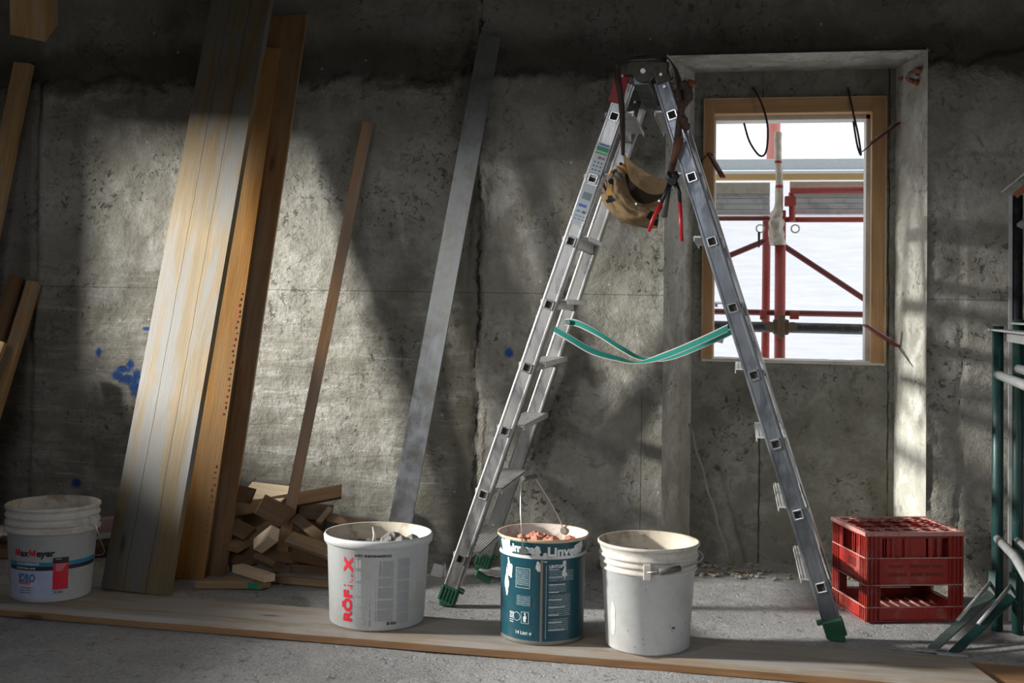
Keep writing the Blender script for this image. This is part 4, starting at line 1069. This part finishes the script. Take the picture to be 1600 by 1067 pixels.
btop = [(-.378, 1.512), (-.352, 1.482), (-.325, 1.462), (-.285, 1.437), (-.245, 1.424), (-.215, 1.418)]
bbot = [(-.372, 1.44), (-.36, 1.34), (-.33, 1.30), (-.30, 1.285), (-.272, 1.30), (-.242, 1.345)]
def back(u, v):
    a, b = cv([(p[0], 0, p[1]) for p in btop], u), cv([(p[0], 0, p[1]) for p in bbot], u); p = a*(1-v)+b*v
    p.y = 3.845+.012*math.sin(3*u+4*v)+.03*v; return p
mb = MB(); mb.grid(back, 24, 20, 'canvas', matfn=lambda u, v: 'canvas' if v < .42 else 'canvas_shade'); mb.build('back_panel', pb)  # lower part coloured dark as the shade of the pouch interior
mb = MB()   # side gathers at the left
for i in range(7):
    t = i/6; p = Vector((-.376-.055*t, 3.83-.015*math.sin(3*t), 1.462-.075*t)); mb.tube([p+Vector((-.008, 0, .012)), p+Vector((.004, -.016, -.004)), p+Vector((.016, -.01, -.022))], [.004, .010, .004], 'canvas' if i % 2 else 'camo', 7)
mb.build('gusset', pb)
mb = MB()
for (u, v) in [(.55, .12), (.93, .1)]: p = front(u, v); mb.tube([p+Vector((0, -.001, 0)), p+Vector((0, -.005, 0))], .0035, 'steel', 8)
mb.build('rivet', pb)
# belt: up the left side, over the top, down the right side
bl = [(-.376, 3.835, 1.50), (-.377, 3.825, 1.58), (-.383, 3.815, 1.68), (-.394, 3.81, 1.75), (-.391, 3.825, 1.79), (-.365, 3.845, 1.822), (-.30, 3.85, 1.829), (-.245, 3.84, 1.822), (-.212, 3.82, 1.78), (-.195, 3.805, 1.72), (-.188, 3.795, 1.66), (-.195, 3.79, 1.58), (-.205, 3.795, 1.50), (-.222, 3.80, 1.43)]
wd = [(.3, 1, 0), (.6, 1, 0), (.8, .7, 0), (.8, .6, 0), (.2, 1, .2), (0, 1, 0), (0, 1, 0), (0, 1, 0), (.3, 1, 0), (.8, .5, 0), (1, .4, 0), (1, .3, 0), (1, .3, 0), (1, .3, 0)]
mb = ribbon(bl, .022, wd, ['leather'], t=.004); mb.build('belt', pb)
mb = MB()
for i in range(9):
    t = i/8; p = Vector((-.178+.012*math.sin(t*7), 3.79, 1.715-.13*t)); rock(mb, p, .012+.010*rnd.random(), 'leather', i+70, (.9, .6, 1.2), 1)
mb.tube([(-.19, 3.785, 1.55), (-.2, 3.785, 1.51), (-.214, 3.785, 1.465)], [.012, .014, .008], 'leatherred', 8)
mb.build('buckle_end', pb)
pin = thing('pincers', (-.215, 3.765, 1.22), 'open end-cutting pincers with two red handles hanging from the tool pouch belt', 'pincers')
mb = MB(); mb.tube([(-.212, 3.772, 1.405), (-.212, 3.752, 1.405)], .0125, 'tooldark', 14)
mb.tube([(-.222, 3.762, 1.438), (-.224, 3.762, 1.424), (-.213, 3.762, 1.405), (-.198, 3.762, 1.40)], [.005, .010, .011, .009], 'tooldark', 8)
mb.tube([(-.204, 3.762, 1.438), (-.198, 3.762, 1.424), (-.208, 3.762, 1.41), (-.222, 3.762, 1.40)], [.005, .010, .011, .009], 'tooldark', 8)
mb.build('jaws', pin)
for pts, rr in (([(-.219, 3.762, 1.40), (-.234, 3.76, 1.365), (-.246, 3.76, 1.335)], 'a'), ([(-.202, 3.762, 1.40), (-.189, 3.762, 1.37), (-.186, 3.762, 1.335)], 'b')):
    mb = MB(); mb.tube(pts, [.0085, .0065, .005], 'tooldark', 8); a = mb.build('arm', pin)
    end = Vector((-.284, 3.76, 1.247)) if rr == 'a' else Vector((-.179, 3.762, 1.217)); s = Vector(pts[-1])
    mid = (s+end)/2+Vector((-.004 if rr == 'a' else -.001, 0, 0))
    mb = MB(); mb.tube([s+(s-end).normalized()*.004, mid, end], [.0055, .0068, .0055], 'handlered', 10); mb.build('grip', a)
hm = MB(); hm.tube([(-.222, 3.80, 1.42), (-.230, 3.795, 1.36), (-.238, 3.79, 1.295)], [.012, .010, .010], 'handlegrey', 10)
tag(hm.build('hand_tool'), 'dark grey tool handle hanging behind the pincers', 'tool')

# ------------------------------------------------------------------ red bottle crate
cr_rz = R(17.5); CO = Vector((.415, 4.028, 0))
cr = thing('bottle_crate', CO, 'dusty red plastic bottle crate on the floor under the window', 'crate', rz=cr_rz)
CW = WM[cr.name_full]; CR = CW.to_3x3()
cw, cdp, ch = .325, .272, .290
def Cb(mb, x0, x1, y0, y1, z0, z1, m='cratered', bev=.0):
    mb.box(CW @ Vector(((x0+x1)/2, (y0+y1)/2, (z0+z1)/2)), (x1-x0, y1-y0, z1-z0), m, CR, bev)
t = .004
def side_panel(name, along, depthfix, length, right_face):
    """a side wall with handle slot, windows and ribs; along: 0 -> local x, 1 -> local y"""
    mb = MB()
    def S(a0, a1, z0, z1, m='cratered', out=0.0, th=t, bev=0.0):
        d0, d1 = (depthfix-out, depthfix-out+th) if depthfix < .1 else (depthfix+out-th, depthfix+out)
        if along == 0: Cb(mb, a0, a1, d0, d1, z0, z1, m, bev)
        else: Cb(mb, d0, d1, a0, a1, z0, z1, m, bev)
    Lg = length
    S(.035, Lg-.035, 0, .045)                                    # lower rail
    S(.035, Lg-.035, .118, .205)                                 # printed panel
    S(.0, .045, 0, ch-.012); S(Lg-.045, Lg, 0, ch-.012)          # corner columns
    S(.045, Lg-.045, ch-.022, ch-.012)
    if along == 0:
        for a in (.045, .085, .128, .134, .21, .216, Lg-.085, ): S(a, a+.007, .205, ch-.02, out=.003)
        S(.072, .128, .205, ch-.02, out=-.008); S(.136, .205, .205, ch-.02, out=-.006); S(.222, .262, .205, ch-.02, out=-.01)
    else:
        S(.045, .07, .205, ch-.02); S(Lg-.075, Lg-.045, .205, ch-.02)
        for a in (.045, .068, .105, .19, Lg-.08): S(a, a+.006, .20, ch-.02, out=.003)
        S(.11, .13, .205, ch-.02, out=-.006)
    # horizontal ribs and vertical ribs of the corner columns stand proud
    for z in (.0, .045, .116, .203): S(-.003, Lg+.003, z, z+.004, 'crateredge' if z > 0 else 'cratered', out=.006)
    for a in (-.002, .012, .026, .041, Lg-.045, Lg-.03, Lg-.016, Lg-.003): S(a, a+.004, .002, ch-.012, out=.006)
    return mb.build(name, cr)
side_panel('side_wall', 0, 0.0, cw, True); side_panel('side_wall', 1, 0.0, cdp, False)
side_panel('side_wall', 0, cdp, cw, True); side_panel('side_wall', 1, cw, cdp, False)
mb = MB()
for (x0, x1, y0, y1) in [(-.01, cw+.01, -.01, .010), (-.01, cw+.01, cdp-.010, cdp+.01), (-.01, .010, .01, cdp-.01), (cw-.010, cw+.01, .01, cdp-.01)]: Cb(mb, x0, x1, y0, y1, ch-.014, ch, 'crateredge', .002)
mb.build('rim', cr)
mb = MB(); nx, ny = 5, 4    # bottle grid: dividers with bevelled rings at each crossing
for i in range(1, nx): Cb(mb, cw*i/nx-.0015, cw*i/nx+.0015, .01, cdp-.01, .12, ch-.006)
for j in range(1, ny): Cb(mb, .01, cw-.01, cdp*j/ny-.0015, cdp*j/ny+.0015, .12, ch-.006)
for i in range(nx):
    for j in range(ny):
        c = Vector((cw*(i+.5)/nx, cdp*(j+.5)/ny, ch-.002)); rr = .030
        ring = [CW @ (c+Vector((math.cos(q*math.pi/8)*rr*(1 if q % 4 else .93), math.sin(q*math.pi/8)*rr*(1 if q % 4 else .93), .002*math.cos(q*math.pi/2)))) for q in range(17)]
        mb.tube(ring, .0022, 'crateredge' if (i*3+j) % 3 == 0 else 'cratered', 6, caps=False)
        for q in range(4):
            a = q*math.pi/2+math.pi/4; p0 = c+Vector((math.cos(a)*.029, math.sin(a)*.029, 0)); p1 = c+Vector((math.cos(a)*.042, math.sin(a)*.040, 0))
            mb.bar(CW@p0, CW@p1, .004, .006, 'crateredge')
mb.build('bottle_grid', cr)
mb = MB(); Cb(mb, .004, cw-.004, .004, cdp-.004, .004, .009)
for i in range(1, 9): Cb(mb, cw*i/9-.003, cw*i/9+.003, .006, cdp-.006, .009, .014, 'crateredge')
mb.build('crate_floor', cr)
mb = MB()
for (a0, a1, z0, z1) in [(.075, .125, .172, .182), (.145, .215, .172, .182), (.225, .26, .172, .182), (.075, .135, .145, .156), (.15, .19, .145, .156), (.20, .26, .145, .156)]:
    Cb(mb, a0, a1, -.0012, -.0002, z0, z1, 'smudge')
for (a0, a1, z0, z1) in [(.085, .15, .158, .186), (.10, .15, .138, .152)]: Cb(mb, -.0012, -.0002, a0, a1, z0, z1, 'smudge')
tag(mb.build('worn_lettering', cr), 'smudged black lettering')

# ------------------------------------------------------------------ steel trestles at the right edge
def trestle(name, ox, oy, label, top, mats=('tgreen', 'tgrey'), brace='tgreen'):
    t_ = thing(name, (ox, oy, 0), label, 'trestle', group='steel trestles by the right wall'); g, a = mats
    dirv = Vector((-.05, -.62, 0)); P = Vector((ox, oy, 0)); Q = P+dirv*1.35
    for k, p in enumerate((P, Q)):
        mb = MB(); mb.tube([p, p+Vector((0, 0, top))], .0175, g, 14); mb.build('post', t_)
    mb = MB(); u = dirv.normalized(); n = Vector((-u.y, u.x, 0))
    mb.box((P+Q)/2+Vector((0, 0, top-.012)), ((Q-P).length+.09, .05, .006), a, Matrix((u, n, Vector((0, 0, 1)))).transposed())
    mb.box((P+Q)/2+n*.024+Vector((0, 0, top-.03)), ((Q-P).length+.09, .005, .036), a, Matrix((u, n, Vector((0, 0, 1)))).transposed())
    mb.build('top_rail', t_)
    mb = MB(); mb.tube([P+Vector((0, 0, top-.155)), Q+Vector((0, 0, top-.155))], .0145, a, 12); mb.build('crossbar', t_)
    mb = MB(); mb.tube([P+Vector((0, 0, .29)), P+dirv*.65+Vector((0, 0, .31)), Q+Vector((0, 0, .29))], .0135, a, 12); mb.build('crossbar', t_)
    mb = MB()
    kk = P+Vector((-.016, -.016, 0)); foot = P+Vector((-.245, -.30, .004))
    mb.bar(kk+Vector((0, 0, .19)), kk+Vector((-.004, -.004, .115)), .026, .008, g, (1, 1, 0), .001, .006)
    mb.bar(kk+Vector((-.004, -.004, .118)), foot, .026, .010, brace, (1, 1, .8), .001)
    mb.build('foot_brace', t_)
    mb = MB(); mb.bar(foot+Vector((-.045, .0, 0)), foot+Vector((.04, -.006, 0)), .03, .006, a); mb.build('foot_plate', t_)
    mb = MB(); mb.tube([P+Vector((-.02, -.01, .155)), P+Vector((-.15, -.17, .062))], .006, a, 8); mb.build('brace_rod', t_)
    return t_
trestle('steel_trestle', .816, 4.03, 'green steel trestle with splayed foot, left of the two at the right edge', .966, brace='tbrace')
trestle('steel_trestle', .872, 4.005, 'green steel trestle tucked just right of the first, its post a little taller', .988)
dk = thing('metal_scaffolding', (.905, 4.17, 0), 'tall dark metal scaffolding section leaning at the right edge behind the green trestles', 'scaffolding')
mb = MB(); mb.tube([(.905, 4.17, 0), (.905, 4.17, 1.40)], .017, 'tdark', 14); mb.build('post', dk)
mb = MB(); mb.tube([(.945, 4.12, 0), (.945, 4.12, 1.38)], .02, 'tdark', 14); mb.build('post', dk)
mb = MB(); mb.bar((.862, 4.19, 1.415), (1.02, 4.1, 1.56), .045, .006, 'tgrey', (-.6, 0, 1)); mb.bar((.90, 4.17, 1.40), (1.02, 4.1, 1.52), .04, .02, 'rust', (-.6, 0, 1)); mb.build('head_plate', dk)
mb = MB(); mb.tube([(.905, 4.17, 1.30), (1.1, 4.1, 1.33)], .018, 'tgrey', 12); mb.build('crossbar', dk)
mb = MB(); mb.tube([(.905, 4.17, .82), (1.1, 4.1, .83)], .015, 'rust', 12); mb.tube([(.905, 4.17, .52), (1.1, 4.1, .53)], .013, 'tgrey', 12); mb.build('crossbar', dk)
mb = MB(); mb.box((.882, 4.165, .7), (.010, .012, 1.4), 'tgrey'); mb.build('angle_strip', dk)

# ------------------------------------------------------------------ fixings in the recess
def bracket(p0, p1, hook, label):
    p0, p1, hook = Vector(p0), Vector(p1), Vector(hook)
    b = thing('frame_anchor', p0, label, 'bracket', group='metal anchors around the window')
    mb = MB(); mb.bar(p0, p1, .022, .008, 'bracket', (0, 0, 1), .001); mb.build('flat_bar', b)
    mb = MB(); m0 = p0.lerp(p1, .22); m1 = p0.lerp(p1, .8); mb.bar(m0+Vector((0, 0, .007)), m1+Vector((0, 0, .007)), .014, .006, 'bracketgrey', (0, 0, 1), .001); mb.build('clip_plate', b)
    mb = MB(); mb.tube([p0, hook], .0025, 'cable', 6); mb.build('wire_tail', b)
bracket((-.125, 4.80, 1.632), (-.068, 4.72, 1.525), (-.165, 4.86, 1.60), 'dark anchor bracket drooping at the upper left of the window frame')
bracket((.605, 4.80, 1.745), (.490, 4.74, 1.655), (.462, 4.74, 1.625), 'dark red anchor bracket rising at the upper right of the window frame')
bracket((.605, 4.79, .875), (.472, 4.72, .955), (.645, 4.66, .80), 'dark red anchor bracket at the lower right of the window frame')
bracket((-.165, 4.83, .872), (-.055, 4.73, .925), (-.12, 4.85, .80), 'dark anchor bracket at the lower left behind the green straps')
mb = MB(); mb.box((-.072, 4.72, .895), (.030, .001, .040), 'paper', Matrix.Rotation(.25, 3, 'Y')); tag(mb.build('paper_tag'), 'small white paper tag hanging at the lower left of the window', 'tag')
def loop(pts, label):
    P = [Vector(p) for p in pts]; n = len(P)-1; out = []
    for i in range(49): out.append(cv([tuple(q) for q in P], i/48))
    mb = MB(); mb.tube(out, .0042, 'cable', 7); tag(mb.build('cable_loop'), label, 'cable', 'cables hanging from the recess head')
loop([(.045, 4.84, 1.9), (.075, 4.80, 1.84), (.103, 4.78, 1.74), (.100, 4.78, 1.64), (.075, 4.80, 1.62), (.035, 4.83, 1.68), (.012, 4.86, 1.76)], 'round black cable loop hanging across the left of the window opening')
loop([(.415, 4.84, 1.895), (.432, 4.82, 1.80), (.452, 4.80, 1.70), (.462, 4.79, 1.62), (.450, 4.81, 1.66), (.438, 4.85, 1.76)], 'narrow pointed black cable loop hanging across the right of the window opening')

# ------------------------------------------------------------------ loose things on the floor
mb = MB(); P = [Vector((-.19, 4.72, .555)).lerp(Vector((-.022, 4.745, .004)), i/14)+Vector((.004*math.sin(i*1.7), 0, .002*math.sin(i*2.3))) for i in range(15)]
mb.tube(P, [.004+.0025*abs(math.sin(i*1.3)) for i in range(15)], 'stick', 7); tag(mb.build('plaster_rod'), 'thin plaster-crusted rod leaning in the left corner of the window recess', 'rod')
mb = MB()
for i in range(150): 
    x, y = rnd.uniform(-.2, .1), rnd.uniform(4.55, 4.83); x = x if rnd.random() < .6 else rnd.uniform(-.2, .6)
    rock(mb, (x, y, .003), .004+.006*rnd.random(), rnd.choice(['crumb', 'straw', 'crumb']), i, (1.4, 1, .6), 1)
tag(mb.build('rubble_crumbs'), 'crumbs of plaster and straw along the foot of the window recess', 'rubble', kind='stuff')
mb = MB()
for i in range(420):
    x, y = rnd.uniform(-2.9, 1.0), rnd.uniform(2.9, 4.5)
    if 3.28 < y < 3.72: continue
    rock(mb, (x, y, .0008), .0015+.0035*rnd.random()**2, 'crumb', i, (1.3, 1, .6), 1)
tag(mb.build('floor_grit'), 'scattered grit over the concrete floor', 'grit', kind='stuff')
mb = MB(); mb.box((-1.085, 4.29, .022), (.045, .004, .045), 'paper', Matrix.Rotation(.5, 3, 'Z')@Matrix.Rotation(.3, 3, 'Y')); mb.box((-1.062, 4.305, .022), (.004, .03, .045), 'paper', Matrix.Rotation(.3, 3, 'Z')); tag(mb.build('cardboard_scrap'), 'small folded cream cardboard scrap beside the left foot of the stepladder', 'scrap')
mb = MB(); mb.grid(lambda u, v: (-.955+.13*u, 4.33+.14*v-.03*u, .006+.018*abs(mnoise.noise(Vector((u*3, v*3, 1))))), 12, 10, 'paper'); mb.solidify(.001); tag(mb.build('crumpled_paper'), 'crumpled white paper under the rear left foot of the stepladder', 'paper')
# carton on a board stub between the left bucket and the leaning boards
bx = thing('flattened_carton', (-2.45, 4.36, .06), 'faded pink carton with dark red letters, behind the leftmost bucket', 'carton')
mb = MB(); mb.box((-2.43, 4.36, .105), (.16, .12, .075), 'boxpink', Matrix.Rotation(.3, 3, 'Y')@Matrix.Rotation(.1, 3, 'Z'), .002) if False else mb.box((-2.43, 4.36, .102), (.16, .12, .075), 'boxpink', Matrix.Rotation(-.16, 3, 'Y'), .002)
mb.build('carton_body', bx)
mb = MB(); mb.box((-2.43, 4.298, .078), (.15, .002, .02), 'paper', Matrix.Rotation(-.16, 3, 'Y')); mb.build('white_stripe', bx)
tb = text_bm('BOX', .026, .001); k_ = mb = MB(); kk = mb.mi('inkred'); mp = {}
for v in tb.verts: mp[v] = mb.bm.verts.new((-2.462-v.co.y*.9, 4.2965, .075+v.co.x*1.0))
for f in tb.faces: nf = mb.bm.faces.new([mp[v] for v in f.verts]); nf.material_index = kk
tb.free(); mb.build('carton_lettering', bx)
offcut((-2.62, 4.30, .045), (-2.28, 4.42, .045), .07, .03, (0, 0, 1), 'scrapa', 'pale wood stub under the pink carton', group=None)
offcut((-2.60, 4.26, .015), (-2.25, 4.37, .015), .08, .03, (0, 0, 1), 'darkwood', 'dark wood stub on the floor under the pale stub', group=None)
mb = MB(); mb.grid(lambda u, v: (-2.95+.28*u, 4.2+.22*v, .055+.035*mnoise.noise(Vector((u*3, v*3, 4)))+.02*v), 16, 12, 'paper'); mb.solidify(.002); tag(mb.build('plastic_sack'), 'rumpled pale plastic sack behind the leftmost bucket at the picture edge', 'sack')
offcut((-3.1, 4.18, .02), (-2.62, 4.24, .02), .16, .035, (0, 0, 1), 'darkwood', 'dark flat board under the pale plastic sack', group=None)
offcut((-3.05, 4.3, .05), (-2.66, 4.3, .05), .1, .02, (0, 0, 1), 'darkwood', 'thin dark board directly beneath the pale plastic sack', group=None)

# ------------------------------------------------------------------ outside: scaffold, deck, sheeting
sf = thing('scaffold', (.18, 5.5, .0), 'red tubular scaffold standing outside the window', 'scaffold')
mb = MB(); mb.tube([(.185, 5.5, -.2), (.180, 5.5, 1.46)], .0245, 'scafred', 18); mb.build('standard', sf)
mb = MB(); mb.tube([(.120, 5.62, -.2), (.122, 5.62, 1.44)], .019, 'scafred', 14); mb.build('standard', sf)
mb = MB(); mb.tube([(.15, 5.49, 1.35), (.158, 5.49, 1.46)], .012, 'scafred', 10); mb.tube([(.232, 5.49, 1.41), (.228, 5.49, 1.54)], .014, 'scafred', 10); mb.box((.222, 5.48, 1.50), (.05, .05, .045), 'scafred', bevel=.006); mb.build('spigot', sf)
mb = MB(); pts = [Vector((.168, 5.48, 1.30)), Vector((.160, 5.47, 1.40)), Vector((.172, 5.48, 1.50)), Vector((.172, 5.49, 1.62)), Vector((.166, 5.49, 1.72)), Vector((.166, 5.49, 1.815))]
def wrapgrid(u, v):
    p = cv([tuple(q) for q in pts], v); r = .016+.016*max(0, 1-v*2.2)+.004*mnoise.noise(Vector((u*9, v*16, 0))); a = 6.2832*u
    if v < .3: r += .018*abs(mnoise.noise(Vector((math.cos(a)*2, math.sin(a)*2, v*12))))
    return p+Vector((math.cos(a)*r, math.sin(a)*r, 0))
mb.grid(wrapgrid, 20, 44, 'wrap', matfn=lambda u, v: 'tape' if (.50 < v < .515 or .71 < v < .73 or .93 < v < .94) else 'wrap'); bmesh.ops.remove_doubles(mb.bm, verts=mb.bm.verts, dist=1e-5); mb.build('plastic_wrap', sf)
mb = MB(); mb.tube([(-1.2, 5.52, 1.420), (.13, 5.52, 1.425)], .011, 'scafbrown', 10); mb.tube([(.20, 5.52, 1.42), (1.6, 5.52, 1.425)], .013, 'scafred', 10); mb.build('ledger', sf)
mb = MB(); mb.tube([(.22, 5.46, 1.548), (1.6, 5.46, 1.56)], .016, 'scafred', 12); mb.build('guard_rail', sf)
mb = MB(); mb.tube([(-1.2, 5.52, 1.0), (1.6, 5.52, .99)], .0135, 'scafbrown', 12); mb.build('ledger', sf)
mb = MB(); mb.box((.108, 5.5, .985), (.03, .05, .045), 'scafred', bevel=.004); mb.box((.245, 5.5, .985), (.04, .05, .035), 'scafred', bevel=.004); mb.build('wedge_head', sf)
mb = MB(); mb.tube([(-1.2, 5.44, .935), (1.6, 5.44, .925)], .0235, 'scafdark', 16); mb.build('tie_tube', sf)
mb = MB(); mb.box((.185, 5.46, .932), (.07, .11, .07), 'coupler', bevel=.012)
for dx in (-.05, .05): mb.tube([(.185+dx, 5.40, .935), (.185+dx, 5.50, .935)], .021, 'coupler', 10)
mb.box((.185, 5.41, .935), (.03, .03, .105), 'coupler', bevel=.006); mb.build('coupler', sf)
mb = MB(); mb.tube([(-.8, 5.55, .93), (.115, 5.55, 1.325)], .0135, 'scafbrown', 10); mb.tube([(.20, 5.55, 1.30), (1.4, 5.55, .50)], .0135, 'scafbrown', 10); mb.build('diagonal_brace', sf)
mb = MB()
for x in (.09, .245): 
    pts = [Vector((x+math.cos(a)*.018, 5.47, 1.375+math.sin(a)*.018)) for a in [k*.5236 for k in range(13)]]; mb.tube(pts, .004, 'steel', 6)
mb.tube([(.085, 5.47, 1.36), (.085, 5.47, 1.29)], [.006, .004], 'tooldark', 8); mb.build('locking_pin', sf)
mb = MB(); mb.tube([(.17, 6.4, 1.77), (.17, 6.4, 2.6)], .037, 'pinktube', 14); tag(mb.build('standard', sf), 'pinkish tube above the deck')
dk_ = thing('scaffold_deck', (.2, 5.9, 1.44), 'grey metal scaffold deck boards seen edge-on outside the window', 'scaffold deck')
for x0, x1, dz in ((-1.2, .135, 0), (.225, 1.7, .004)):
    mb = MB()
    for k in range(4): mb.box(((x0+x1)/2, 5.60+.13*(k % 2)*0+.02*k, 1.455+.027*k+dz), (x1-x0, .10, .0235), 'deckmetal', bevel=.003)
    mb.build('metal_board', dk_)
    mb = MB(); mb.box(((x0+x1)/2, 5.62, 1.573+dz), (x1-x0, .03, .052), 'deckwood'); mb.build('side_board', dk_)
mb = MB(); mb.box((.2, 5.75, 1.64), (3.2, .03, .03), 'deckyellow'); mb.build('toe_board', dk_)
mb = MB(); mb.box((.2, 6.2, 1.755), (3.6, .03, .055), 'railblue', bevel=.004); mb.box((.2, 6.19, 1.71), (3.6, .03, .02), 'railblue'); tag(mb.build('pale_guard_rail'), 'pale blue horizontal rail beyond the scaffold deck', 'rail')
mb = MB(); mb.grid(lambda u, v: (-3.5+7.5*u, 6.9+.05*math.sin(u*26)+.03*mnoise.noise(Vector((u*16, v*9, 0))), -1.0+2.78*v), 160, 60, 'tarp'); tag(mb.build('debris_sheeting', recalc=False), 'white debris sheeting stretched behind the scaffold', 'sheeting')
